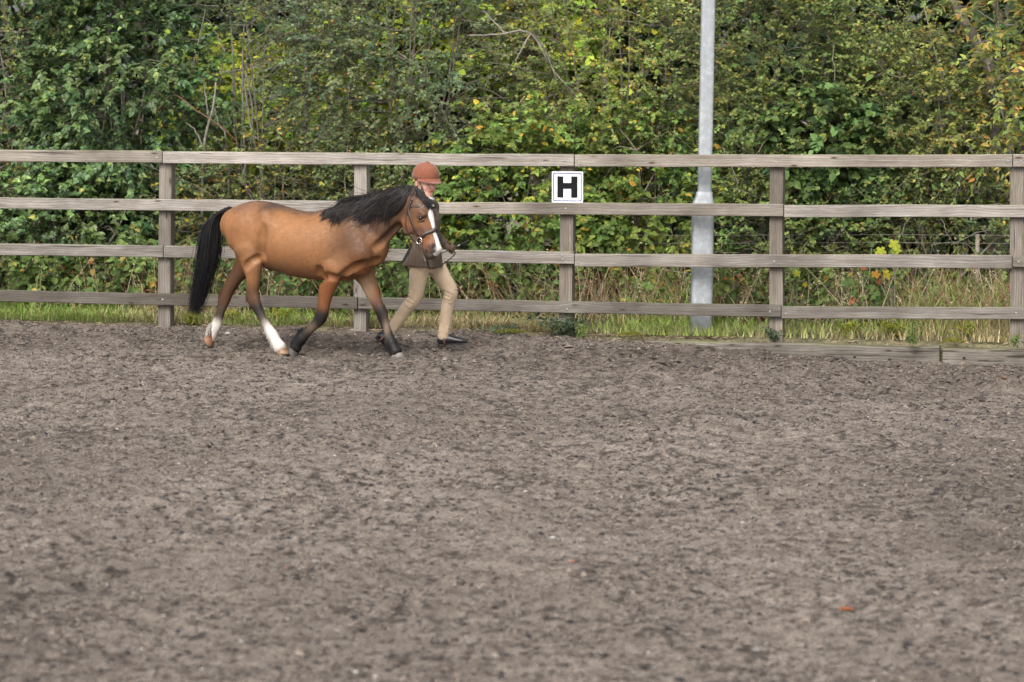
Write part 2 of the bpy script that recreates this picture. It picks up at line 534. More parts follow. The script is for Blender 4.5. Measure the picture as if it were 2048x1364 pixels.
def fibres(name, n, cols, length, width, seedv, label):
    r = np.random.default_rng(seedv)
    y = 8.5 + (25.9 - 8.5) * r.random(n) ** 0.9
    x = (r.random(n) * 2 - 1) * (y * 0.19 + 0.4)
    nn = (np.stack([x, y], -1) - F_O[:2]) @ F_N[:2]
    x, y = x[nn < 0.0], y[nn < 0.0]; n = len(x)
    z = arena_h(x, y) + 0.004
    a = r.random(n) * 6.283
    d = np.stack([np.cos(a), np.sin(a), r.normal(0.15, 0.25, n)], -1)
    w = np.stack([-np.sin(a), np.cos(a), np.zeros(n)], -1)
    L = length[0] + (length[1] - length[0]) * r.random(n) ** 2
    Wd = width * (0.6 + 0.8 * r.random(n))
    p = np.stack([x, y, z], -1)
    b = r.normal(0, 0.25, (n, 1)) * w * L[:, None]
    lift = np.array([0, 0, 1.0]) * (r.random((n, 1)) * 0.012)
    P0 = p - d * L[:, None] / 2; P1 = p + b + lift; P2 = p + d * L[:, None] / 2
    hw = (w + np.array([0, 0, 0.7])) * Wd[:, None] / 2
    V = np.stack([P0 - hw, P0 + hw, P1 - hw, P1 + hw, P2 - hw * .5, P2 + hw * .5], 1)
    f = (np.arange(n)[:, None, None] * 6 + np.array([[0, 2, 3, 1], [2, 4, 5, 3]])[None]).reshape(-1, 4)
    cc = np.asarray(cols)[r.integers(0, len(cols), n)] * (0.75 + 0.5 * r.random((n, 1)))
    me = mesh_np(name, V.reshape(-1, 3), f.ravel(), np.full(len(f), 4), np.repeat(cc, 6, 0))
    tag(obj(name, me, M_BITS), label, None, None, 'stuff')

def build_arena_bits():
    brown = [(0.15, 0.12, 0.10), (0.18, 0.148, 0.125), (0.09, 0.073, 0.062), (0.12, 0.098, 0.083)]
    clump = lambda x, y, n: np.clip(0.25 + 0.9 * np.maximum(0, vnoise(x * 2.2, y * 2.2, seed=31)) + 0.5 * np.exp(-((n + 1.2) / 1.3) ** 2), 0, 1)
    chips('arena_clods', 64000, (0.004, 0.017), brown, 0.85, 51, clump)
    near = lambda x, y, n: 0.9 * np.exp(-((n + 1.0) / 1.0) ** 2) * np.clip(0.4 + vnoise(x * 3, y * 3, seed=35), 0, 1)
    chips('trodden_clods', 30000, (0.010, 0.034), [(0.10, 0.082, 0.07), (0.075, 0.062, 0.054), (0.13, 0.107, 0.09)], 0.7, 57, near)
    dark = [(0.035, 0.032, 0.03), (0.05, 0.045, 0.042), (0.028, 0.028, 0.032), (0.07, 0.06, 0.05)]
    chips('rubber_chips', 52000, (0.004, 0.018), dark, 0.5, 52, lambda x, y, n: np.clip(0.5 + 0.6 * vnoise(x * 1.3, y * 1.3, seed=33), 0, 1))
    pale = [(0.42, 0.40, 0.38), (0.34, 0.33, 0.33), (0.5, 0.47, 0.43), (0.36, 0.31, 0.26)]
    chips('pale_chips', 1100, (0.004, 0.012), pale, 0.35, 53)
    fibres('carpet_fibre', 26000, brown + [(0.20, 0.165, 0.14), (0.24, 0.20, 0.17), (0.06, 0.052, 0.048), (0.08, 0.07, 0.062)], (0.015, 0.06), 0.0045, 54, None)

# ------------------------------------------------------------------ fence, sleepers, pole, sign
def beam(name, A, B, hw, ht, wdir, mat, parent=None, tint=1.0, seg=10, warp=0.002, ch=0.006, seed=0, taper=None, world=True):
    """a squared timber from A to B: local X along it, half width hw along wdir (Z), half thickness ht (Y)"""
    A = np.asarray(A, float); B = np.asarray(B, float)
    L = np.linalg.norm(B - A); x = (B - A) / L
    z = np.asarray(wdir, float); z = z - x * np.dot(z, x); z /= np.linalg.norm(z)
    y = np.cross(z, x)
    r = np.random.default_rng(seed + 1000)
    prof = np.array([[-ht, -hw + ch], [-ht, hw - ch], [-ht + ch, hw], [ht - ch, hw], [ht, hw - ch], [ht, -hw + ch], [ht - ch, -hw], [-ht + ch, -hw]])
    xs = np.linspace(0, L, seg + 1)
    wz = np.cumsum(r.normal(0, warp, seg + 1)); wz -= np.linspace(wz[0], wz[-1], seg + 1)
    wy = np.cumsum(r.normal(0, warp, seg + 1)); wy -= np.linspace(wy[0], wy[-1], seg + 1)
    V = []
    for i in range(seg + 1):
        k = 1.0
        if taper is not None: k = 1 + (taper - 1) * i / seg
        pr = prof * np.array([1, k]) + r.normal(0, warp * 0.35, prof.shape)
        V.append(np.stack([np.full(8, xs[i]), pr[:, 0] + wy[i], pr[:, 1] + wz[i]], -1))
    F = []
    for i in range(seg):
        for j in range(8):
            a, b = i * 8 + j, i * 8 + (j + 1) % 8
            F.append([a, a + 8, b + 8, b])
    F.append(list(range(8))); F.append([seg * 8 + j for j in range(7, -1, -1)])
    me = mesh_np(name, np.concatenate(V), [i for f in F for i in f], [len(f) for f in F])
    o = obj(name, me, mat, parent)
    M = Matrix(((x[0], y[0], z[0], A[0]), (x[1], y[1], z[1], A[1]), (x[2], y[2], z[2], A[2]), (0, 0, 0, 1)))
    o.matrix_world = M
    if parent is not None:
        o.matrix_parent_inverse = Matrix.Identity(4)
        o.matrix_basis = parent_inv(parent) @ M
    t = tint if isinstance(tint, tuple) else (tint, tint, tint)
    o.color = (*t, 1)
    return o

def parent_inv(p):
    M = Matrix.Translation(p.location) @ p.rotation_euler.to_matrix().to_4x4()
    return M.inverted()

NAIL_ME = None
def nail(parent, P):
    global NAIL_ME
    if NAIL_ME is None:
        mb = MB()
        a = np.linspace(0, 2 * math.pi, 8, endpoint=False)
        r0 = np.stack([np.cos(a) * 0.010, np.zeros(8), np.sin(a) * 0.010], -1)
        r1 = np.stack([np.cos(a) * 0.008, np.full(8, -0.004), np.sin(a) * 0.008], -1)
        mb.add(np.concatenate([r0, r1]), [[i, (i + 1) % 8, 8 + (i + 1) % 8, 8 + i] for i in range(8)] + [list(range(15, 7, -1))])
        NAIL_ME = mb.mesh('nail')
        NAIL_ME.materials.append(M_NAIL)
    o = link(bpy.data.objects.new('nail', NAIL_ME), parent)
    o.matrix_basis = parent.matrix_basis_world.inverted() @ Matrix.Translation(P) if hasattr(parent, 'matrix_basis_world') else parent.matrix_world.inverted() @ Matrix.Translation(P)
    return o

N_FRONT = -0.11     # front face of the rails (posts stand 0 +- 0.055)
def rail(root, l, r, tint, seed):
    """l, r = (px, y_top, y_bottom) at the two ends, read on the front face"""
    At, Ab = fp(l[0], l[1], N_FRONT), fp(l[0], l[2], N_FRONT)
    Bt, Bb = fp(r[0], r[1], N_FRONT), fp(r[0], r[2], N_FRONT)
    ht = 0.021
    A = (At + Ab) / 2 + F_N * ht; B = (Bt + Bb) / 2 + F_N * ht
    hw = (np.linalg.norm(At - Ab) + np.linalg.norm(Bt - Bb)) / 4
    o = beam('rail', A, B, hw, ht, (0, 0, 1), M_WOOD, root, tint, 14, 0.0012, 0.005, seed)
    return o

def build_fence():
    root = empty('rail_fence', fw(0, 0, 0), 0, 'weathered grey four-rail timber fence along the edge of the arena', 'fence')
    posts = [(-78, 645, 296), (330, 662, 316), (721, 668, 320), (1134, 676, 322), (1553, 690, 326), (2034, 700, 326), (2500, 712, 330)]
    tilt = [0, -2.5, -1, -4, -1, 0, 0]
    for i, (px, yb, yt) in enumerate(posts):
        c0 = fp(px + tilt[i], yb + 14, -0.06); c1 = fp(px - tilt[i] * 0.2, yt - 10, -0.06)
        c0 = c0 + F_N * 0.055; c1 = c1 + F_N * 0.055
        t = [1, 0.93, 0.95, 0.88, 0.86, 0.8, 0.9][i]
        beam('post', c0, c1, 0.0575, 0.055, F_S, M_WOOD, root, (t, t * 0.985, t * 0.97), 10, 0.0008, 0.004, 40 + i)
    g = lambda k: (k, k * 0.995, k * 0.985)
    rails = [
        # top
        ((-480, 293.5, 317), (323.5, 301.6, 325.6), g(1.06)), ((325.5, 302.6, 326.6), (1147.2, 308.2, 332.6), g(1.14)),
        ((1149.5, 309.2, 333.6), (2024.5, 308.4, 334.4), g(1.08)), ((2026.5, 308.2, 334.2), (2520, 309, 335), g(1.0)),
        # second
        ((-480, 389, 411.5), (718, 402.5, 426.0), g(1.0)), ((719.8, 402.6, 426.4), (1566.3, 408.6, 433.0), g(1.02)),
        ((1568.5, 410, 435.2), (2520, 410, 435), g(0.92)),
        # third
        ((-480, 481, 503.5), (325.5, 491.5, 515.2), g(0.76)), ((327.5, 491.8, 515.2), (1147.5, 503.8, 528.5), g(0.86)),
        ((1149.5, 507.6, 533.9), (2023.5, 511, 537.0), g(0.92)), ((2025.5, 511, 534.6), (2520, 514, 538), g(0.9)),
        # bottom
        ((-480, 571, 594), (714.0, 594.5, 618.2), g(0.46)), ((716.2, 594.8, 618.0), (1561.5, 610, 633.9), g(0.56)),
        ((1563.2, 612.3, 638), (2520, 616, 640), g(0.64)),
    ]
    bpy.context.view_layer.update()
    rr = []
    for i, (l, r_, t) in enumerate(rails):
        rr.append(rail(root, l, r_, t, 60 + i))
    bpy.context.view_layer.update()
    nails = {0: [(314, 315)], 1: [(337, 314), (1129, 321)], 2: [(1154, 318), (1160, 327), (1552, 325), (2016, 322)], 3: [(2042, 322)],
             5: [(1131, 417)], 6: [(1576, 422)], 8: [(1126, 518), (1124, 510)], 9: [(1156, 525), (1548, 523)], 10: [(2037, 523)],
             4: [(326, 410)], 11: [(325, 599)], 12: [(1134, 618), (1540, 623)], 13: [(1572, 627), (2032, 626)]}
    for i, ps in nails.items():
        for (px, py) in ps:
            nail(rr[i], Vector(fp(px, py, N_FRONT - 0.002)))

def sleeper(label, l, r, depth, seed, tint, n0):
    """l, r = (px, y_top) of the front upper arris"""
    A = fp(l[0], l[1], n0); B = fp(r[0], r[1], n0)
    hw = 0.13
    o = beam('sleeper', A - np.array([0, 0, hw]) + F_N * depth, B - np.array([0, 0, hw]) + F_N * depth, hw, depth, (0, 0, 1), M_SLEEPER, None, tint, 30, 0.0035, 0.014, seed)
    return tag(o, label, 'sleeper', 'sleepers edging the arena')

def build_sleepers():
    sleeper('low dark timber sleeper almost buried under the fence at the far left', (-400, 645), (222, 657), 0.05, 1, (0.5, 0.48, 0.46), -0.20)
    a = sleeper('long cracked grey timber sleeper emerging from the sand in front of the lamp pole', (1090, 680.5), (1879, 692), 0.055, 2, (0.62, 0.615, 0.60), -0.20)
    b = sleeper('pale grey timber sleeper at the right edge under the last post', (1886, 696.5), (2560, 704), 0.055, 3, (0.78, 0.78, 0.78), -0.17)
    bpy.context.view_layer.update()
    for o, px, py, n0 in ((a, 1709, 714, -0.205), (a, 1779, 719, -0.205), (b, 1928, 716, -0.175)):
        mb = MB(); t = np.linspace(0, 2 * math.pi, 10, endpoint=False)
        c = fp(px, py, n0)
        V = np.concatenate([c + 0.013 * (np.cos(t)[:, None] * F_S + np.sin(t)[:, None] * np.array([0, 0, 0.7])), c + F_N * 0.03 + 0.011 * (np.cos(t)[:, None] * F_S + np.sin(t)[:, None] * np.array([0, 0, 0.7]))])
        mb.add(V, [[i, (i + 1) % 10, 10 + (i + 1) % 10, 10 + i] for i in range(10)] + [list(range(10))])
        h = obj('bolt_hole', mb.mesh('bolt_hole'), plain('bolt_hole', (0.012, 0.010, 0.009), 0.9, 0, 0.2, 50, 0), o)
        h.matrix_basis = o.matrix_world.inverted()

def build_pole():
    root = empty('lamp_pole', fp(1402, 676, 0.14), 0, 'pale galvanised steel lamp pole with wider base standing behind the fence', 'pole')
    inv = parent_inv(root)
    n = 0.14
    def ring(px0, px1, py):
        a = fp(px0, py, n); b = fp(px1, py, n)
        return (a + b) / 2, np.linalg.norm(b - a) / 2
    def lathe(name, rings, sides=40):
        V = []
        for c, r in rings:
            a = np.linspace(0, 2 * math.pi, sides, endpoint=False)
            rr = r / (np.abs(np.cos(a)) ** 7 + np.abs(np.sin(a)) ** 7) ** (1 / 7)
            V.append(np.stack([c[0] + rr * np.cos(a), c[1] + rr * np.sin(a), np.full(sides, c[2])], -1))
        F = []
        for i in range(len(rings) - 1):
            for j in range(sides):
                p, q = i * sides + j, i * sides + (j + 1) % sides
                F.append([p, q, q + sides, p + sides])
        V = np.concatenate(V) - np.array(root.location)
        me = mesh_np(name, V, [i for f in F for i in f], [len(f) for f in F], None, True)
        return obj(name, me, M_ZINC, root)
    base = [ring(1380.5, 1421.5, 690), ring(1381.5, 1423, 640), ring(1383, 1425.5, 540), ring(1384.5, 1427, 436), ring(1385.2, 1427, 412)]
    lathe('base_tube', base)
    lathe('shoulder', [ring(1383.6, 1428.0, 414), ring(1384.2, 1427.6, 410), ring(1392.0, 1424.8, 391), ring(1393.0, 1424.6, 384), ring(1395.0, 1423, 382.5)])
    c1, r1 = ring(1395.3, 1422.7, 384)
    c2, r2 = ring(1403, 1430.3, 0)
    d = (c2 - c1)
    top = c1 + d * 2.6
    lathe('shaft', [(c1, r1), (c2, r2 * 1.0), (top, r2 * 0.85)])

M_WHITE = plain('sign_white', (0.80, 0.81, 0.82), 0.35, 0, 0.03, 8.0, 0)
M_BLACK = plain('sign_black', (0.010, 0.010, 0.012), 0.75, 0, 0.1, 8.0, 0)
M_BLACK.node_tree.nodes['Principled BSDF'].inputs['Specular IOR Level'].default_value = 0.1
M_BLUE = plain('sign_blue', (0.05, 0.055, 0.20), 0.4, 0, 0.05, 8.0, 0)

def rounded(x0, x1, y0, y1, r, n=5):
    P = []
    for cx, cy, a0 in ((x1 - r, y1 - r, 0), (x0 + r, y1 - r, 90), (x0 + r, y0 + r, 180), (x1 - r, y0 + r, 270)):
        for k in range(n + 1):
            a = R(a0 + 90 * k / n)
            P.append((cx + r * math.cos(a), cy + r * math.sin(a)))
    return P

def build_sign():
    nf = -0.068
    c = (fp(1104, 343, nf) + fp(1166, 405, nf)) / 2
    root = empty('arena_letter_sign', c, 0, 'square white plaque with a black letter H fixed to the fence post', 'sign')
    root.rotation_euler = (0, 0, math.atan2(F_S[1], F_S[0]))
    sc = np.linalg.norm(fp(1104, 343, nf) - fp(1104, 405, nf)) / 62.0
    w = np.linalg.norm(fp(1104, 343, nf) - fp(1166, 343, nf)) / 62.0
    def plate(name, P, y0, y1, mat, holes=None):
        n = len(P)
        V = [(x * w, y0, z * sc) for x, z in P] + [(x * w, y1, z * sc) for x, z in P]
        F = [list(range(n)), list(range(2 * n - 1, n - 1, -1))] + [[i, i + n, (i + 1) % n + n, (i + 1) % n] for i in range(n)]
        me = mesh_np(name, np.array(V), [i for f in F for i in f], [len(f) for f in F])
        return obj(name, me, mat, root)
    plate('panel', rounded(-31, 31, -31, 31, 0.8), -0.003, 0.003, M_WHITE)
    # thin blue border line
    O = rounded(-28.6, 28.6, -28.6, 28.6, 3.4); I = rounded(-26.6, 26.6, -26.6, 26.6, 2.4)
    n = len(O)
    V = [(x * w, -0.0042, z * sc) for x, z in O] + [(x * w, -0.0042, z * sc) for x, z in I]
    F = [[i, (i + 1) % n, (i + 1) % n + n, i + n] for i in range(n)]
    me = mesh_np('border', np.array(V), [i for f in F for i in f], [4] * n)
    obj('border', me, M_BLUE, root)
    H = [(-20.2, -21.3), (-8, -21.3), (-8, -3.6), (7.6, -3.6), (7.6, -21.3), (20.2, -21.3), (20.2, 21.3), (7.6, 21.3), (7.6, 8.3), (-8, 8.3), (-8, 21.3), (-20.2, 21.3)]
    plate('letter', H, -0.0048, -0.0036, M_BLACK)
    for z in (25, -25):
        mb = MB(); a = np.linspace(0, 2 * math.pi, 10, endpoint=False)
        mb.add(np.stack([np.cos(a) * 0.004, np.full(10, -0.0055), z * sc + np.sin(a) * 0.004], -1), [list(range(10))])
        obj('screw', mb.mesh('screw'), M_NAIL, root)

build_ground()
build_arena_bits()
build_fence()
build_sleepers()
build_pole()
build_sign()

# ------------------------------------------------------------------ signed-distance bodies
class Field:
    """union of tapered elliptical limbs on a voxel grid, skinned with surface nets"""
    def __init__(s, lo, hi, h):
        s.lo = np.asarray(lo, float); s.h = h
        s.dim = np.ceil((np.asarray(hi, float) - s.lo) / h).astype(int) + 1
        s.f = np.full(s.dim, 0.5, np.float32)
        s.prims = []
    @staticmethod
    def dist(P, A, B, ra, rb, side):
        d = B - A; L = np.linalg.norm(d)
        if L < 1e-6: d = np.array([0, 0, 1.0]); L = 1e-6
        else: d = d / L
        sd_ = side - d * np.dot(side, d); sd_ = sd_ / np.linalg.norm(sd_)
        pp = np.cross(d, sd_)
        q = P - A
        ax = q @ d
        t = np.clip(ax / L, 0, 1)
        e = ax - t * L
        m = q @ pp; l = q @ sd_
        a = ra[0] + (rb[0] - ra[0]) * t; b = ra[1] + (rb[1] - ra[1]) * t
        c = np.sqrt(a * b) if len(ra) < 3 else np.where(ax < 0, ra[2], rb[2])
        k1 = np.sqrt((m / a) ** 2 + (l / b) ** 2 + (e / c) ** 2) + 1e-6
        k2 = np.sqrt((m / a ** 2) ** 2 + (l / b ** 2) ** 2 + (e / c ** 2) ** 2) + 1e-6
        return k1 * (k1 - 1) / k2
    def add(s, A, B, ra, rb, side, k=0.03, ca=None, cb=None, sub=False):
        A = np.asarray(A, float); B = np.asarray(B, float); side = np.asarray(side, float)
        if np.isscalar(ra): ra = (ra, ra)
        if np.isscalar(rb): rb = (rb, rb)
        R_ = max(max(ra), max(rb)) + k + 3 * s.h
        lo = np.maximum(((np.minimum(A, B) - R_ - s.lo) / s.h).astype(int), 0)
        hi = np.minimum(((np.maximum(A, B) + R_ - s.lo) / s.h).astype(int) + 2, s.dim)
        if np.any(hi <= lo): return
        g = [s.lo[i] + s.h * np.arange(lo[i], hi[i]) for i in range(3)]
        P = np.stack(np.meshgrid(*g, indexing='ij'), -1)
        d = s.dist(P, A, B, ra, rb, side)
        sl = tuple(slice(lo[i], hi[i]) for i in range(3))
        f = s.f[sl]
        if sub:
            d = -d
            h = np.clip(0.5 - 0.5 * (d - f) / k, 0, 1) if False else np.clip(0.5 + 0.5 * (d - f) / k, 0, 1)
            s.f[sl] = f + (d - f) * h + k * h * (1 - h)
        else:
            h = np.clip(0.5 + 0.5 * (f - d) / k, 0, 1)
            s.f[sl] = f + (d - f) * h - k * h * (1 - h)
        if ca is not None:
            s.prims.append((A, B, ra, rb, side, np.asarray(ca, float), np.asarray(cb if cb is not None else ca, float)))
    def chain(s, pts, rad, side, k=0.03, cols=None, sub=3):
        """smooth loft through stations: resampled, hard union of the pieces, one soft union with the rest"""
        pts = np.asarray(pts, float)
        rad = np.array([(r, r) if np.isscalar(r) else r for r in rad], float)
        side = np.asarray(side, float)
        n = len(pts)
        m = (n - 1) * sub + 1
        P = spline(pts, m)
        u = np.linspace(0, n - 1, m)
        Rr = spline(np.c_[rad, np.zeros(n)], m)[:, :2]
        Rr = np.maximum(Rr, 0.0025)
        Cc = None if cols is None else np.stack([np.interp(u, range(n), np.asarray(cols, float)[:, j]) for j in range(3)], -1)
        mx = Rr.max() + k + 3 * s.h
        lo = np.maximum(((P.min(0) - mx - s.lo) / s.h).astype(int), 0)
        hi = np.minimum(((P.max(0) + mx - s.lo) / s.h).astype(int) + 2, s.dim)
        T = np.full(hi - lo, 0.5, np.float32)
        for i in range(m - 1):
            mr = max(Rr[i].max(), Rr[i + 1].max()) + k + 3 * s.h
            l2 = np.maximum(((np.minimum(P[i], P[i + 1]) - mr - s.lo) / s.h).astype(int), lo)
            h2 = np.minimum(((np.maximum(P[i], P[i + 1]) + mr - s.lo) / s.h).astype(int) + 2, hi)
            if np.any(h2 <= l2): continue
            g = [s.lo[j] + s.h * np.arange(l2[j], h2[j]) for j in range(3)]
            Q = np.stack(np.meshgrid(*g, indexing='ij'), -1)
            ca_ = math.sqrt(Rr[i][0] * Rr[i][1]) * (0.35 if i > 0 else 0.9); cb_ = math.sqrt(Rr[i + 1][0] * Rr[i + 1][1]) * (0.35 if i < m - 2 else 0.9)
            d = s.dist(Q, P[i], P[i + 1], (*Rr[i], ca_), (*Rr[i + 1], cb_), side)
            sl = tuple(slice(l2[j] - lo[j], h2[j] - lo[j]) for j in range(3))
            T[sl] = np.minimum(T[sl], d)
            if Cc is not None:
                s.prims.append((P[i], P[i + 1], tuple(Rr[i]), tuple(Rr[i + 1]), side, Cc[i], Cc[i + 1]))
        sl = tuple(slice(lo[j], hi[j]) for j in range(3))
        f = s.f[sl]
        h = np.clip(0.5 + 0.5 * (f - T) / k, 0, 1)
        s.f[sl] = f + (T - f) * h - k * h * (1 - h)
    def skin(s, smooth=1):
        f = s.f
        sg = f < 0
        c = [(i, j, k) for i in (0, 1) for j in (0, 1) for k in (0, 1)]
        sh = [d - 1 for d in s.dim]
        view = lambda a, o: a[o[0]:o[0] + sh[0], o[1]:o[1] + sh[1], o[2]:o[2] + sh[2]]
        cnt = np.zeros(sh, np.int8)
        for o in c: cnt += view(sg, o)
        act = np.argwhere((cnt > 0) & (cnt < 8))
        vals = np.stack([f[act[:, 0] + o[0], act[:, 1] + o[1], act[:, 2] + o[2]] for o in c], -1)
        pos = np.zeros((len(act), 3)); num = np.zeros(len(act))
        for a in range(8):
            for b in range(a + 1, 8):
                if sum(abs(c[a][i] - c[b][i]) for i in range(3)) != 1: continue
                m = (vals[:, a] < 0) != (vals[:, b] < 0)
                t = np.where(m, vals[:, a] / np.where(m, vals[:, a] - vals[:, b], 1), 0)[:, None]
                p = np.array(c[a]) + t * (np.array(c[b]) - np.array(c[a]))
                pos += np.where(m[:, None], p, 0); num += m
        V = (act + pos / num[:, None]) * s.h + s.lo
        idx = np.full(sh, -1, np.int32); idx[tuple(act.T)] = np.arange(len(act))
        Q = []
        for ax in range(3):
            a1, a2 = (ax + 1) % 3, (ax + 2) % 3
            sl0 = [slice(None)] * 3; sl1 = [slice(None)] * 3
            sl0[ax] = slice(0, -1); sl1[ax] = slice(1, None)
            s0, s1 = sg[tuple(sl0)], sg[tuple(sl1)]
            e = np.argwhere(s0 != s1)
            ok = (e[:, a1] > 0) & (e[:, a2] > 0) & (e[:, a1] < sh[a1]) & (e[:, a2] < sh[a2])
            e = e[ok]
            fl = s0[tuple(e.T)]
            def cell(o1, o2):
                q = e.copy(); q[:, a1] -= o1; q[:, a2] -= o2
                return idx[tuple(q.T)]
            q = np.stack([cell(1, 1), cell(0, 1), cell(0, 0), cell(1, 0)], -1)
            q[~fl] = q[~fl][:, ::-1]
            Q.append(q)
        Q = np.concatenate(Q)
        Q = Q[(Q >= 0).all(1)]
        for _ in range(smooth):                     # light relaxation
            acc = np.zeros_like(V); cn = np.zeros(len(V))
            for a, b in ((0, 1), (1, 2), (2, 3), (3, 0)):
                np.add.at(acc, Q[:, a], V[Q[:, b]]); np.add.at(acc, Q[:, b], V[Q[:, a]])
                np.add.at(cn, Q[:, a], 1); np.add.at(cn, Q[:, b], 1)
            V = V * 0.5 + 0.5 * acc / np.maximum(cn, 1)[:, None]
        return V, Q
    def colors(s, V, sig=0.012):
        W = np.zeros(len(V)); C = np.zeros((len(V), 3))
        for A, B, ra, rb, side, ca, cb in s.prims:
            R_ = max(max(ra), max(rb)) + 0.08
            m = np.all((V > np.minimum(A, B) - R_) & (V < np.maximum(A, B) + R_), axis=1)
            if not m.any(): continue
            P = V[m]
            d = s.dist(P, A, B, ra, rb, side)
            w = np.exp(-np.maximum(d, -0.01) / sig)
            L2 = np.dot(B - A, B - A) + 1e-9
            t = np.clip(((P - A) @ (B - A)) / L2, 0, 1)[:, None]
            C[m] += w[:, None] * (ca + (cb - ca) * t); W[m] += w
        return C / np.maximum(W, 1e-9)[:, None]
    def inside(s, p):
        i = np.clip(((p - s.lo) / s.h).round().astype(int), 0, s.dim - 1)
        return s.f[tuple(i.T)] if p.ndim == 2 else s.f[tuple(i)]

def hair_mesh(name, paths, w0, w1, cols, sides=3):
    """paths (n, k, 3): tapering strands joined into one mesh"""
    paths = np.asarray(paths, float)
    n, k, _ = paths.shape
    t = nrmz(np.gradient(paths, axis=1))
    ref = nrmz(rng.normal(size=(n, 1, 3)))
    u = nrmz(np.cross(t, ref)); w = np.cross(t, u)
    rad = (w0 + (w1 - w0) * np.linspace(0, 1, k) ** 1.5)[None, :, None]
    rad = rad * (0.7 + 0.6 * rng.random((n, 1, 1)))
    a = np.linspace(0, 2 * math.pi, sides, endpoint=False)
    V = paths[:, :, None, :] + rad[..., None] * (np.cos(a)[None, None, :, None] * u[:, :, None, :] + np.sin(a)[None, None, :, None] * w[:, :, None, :])
    base = np.arange(n * k).reshape(n, k)[:, :-1, None] * sides
    j = np.arange(sides); j2 = (j + 1) % sides
    f = np.stack(np.broadcast_arrays(base + j, base + j2, base + j2 + sides, base + j + sides), -1).reshape(-1, 4)
    C = np.repeat(np.asarray(cols), k * sides, 0)
    return mesh_np(name, V.reshape(-1, 3), f.ravel(), np.full(len(f), 4), C, True)

def spline(P, n):
    """Catmull-Rom through P, n samples"""
    P = np.asarray(P, float)
    Q = np.concatenate([[2 * P[0] - P[1]], P, [2 * P[-1] - P[-2]]])
    u = np.linspace(0, len(P) - 1 - 1e-6, n)
    i = u.astype(int); t = (u - i)[:, None]
    a, b, c, d = Q[i], Q[i + 1], Q[i + 2], Q[i + 3]
    return 0.5 * (2 * b + (c - a) * t + (2 * a - 5 * b + 4 * c - d) * t ** 2 + (3 * b - a - 3 * c + d) * t ** 3)

# ------------------------------------------------------------------ the pony
HS = 3.1                                        # study crop scale: photo px = 360 + cx / HS, 300 + cy / HS
H_TH = R(25)
H_ROOT = on_ground(640, 712.5)
H_F = np.array([math.cos(H_TH), -math.sin(H_TH), 0]); H_L = np.array([math.sin(H_TH), math.cos(H_TH), 0])
H_PX = FPX / H_ROOT[1] * HS                      # study px per metre

def to_local(P, root, F, L):
    q = np.asarray(P) - root
    return np.stack([q @ F, q @ L, q[..., 2]], -1)

def hp(cx, cy, lat=0.0):
    P = on_plane(360 + cx / HS, 300 + cy / HS, H_ROOT + H_L * lat, H_L)
    return to_local(P, H_ROOT, H_F, H_L)

HD_TH = R(9)                                    # head turned a little further to the camera than the body
_poll = hp(1430, 300, 0.0)
HD_F = np.array([math.cos(HD_TH), -math.sin(HD_TH), 0]); HD_L = np.array([math.sin(HD_TH), math.cos(HD_TH), 0])
_hdFw = HD_F[0] * H_F + HD_F[1] * H_L; _hdLw = HD_L[0] * H_F + HD_L[1] * H_L
_pollw = H_ROOT + H_F * _poll[0] + H_L * _poll[1] + np.array([0, 0, _poll[2]])
def hh(cx, cy, lat=0.0):                         # point of the head, lat measured from the head's own midline
    P = on_plane(360 + cx / HS, 300 + cy / HS, _pollw + _hdLw * lat, _hdLw)
    return to_local(P, H_ROOT, H_F, H_L)

def m_(r): return r / H_PX

BAY = (0.255, 0.117, 0.049); BAYR = (0.19, 0.070, 0.026); BAYD = (0.092, 0.045, 0.024); SOOT = (0.045, 0.029, 0.022)
BLK = (0.011, 0.010, 0.010); WHT = (0.58, 0.53, 0.48); TAN = (0.42, 0.28, 0.17); GREYB = (0.07, 0.05, 0.038)

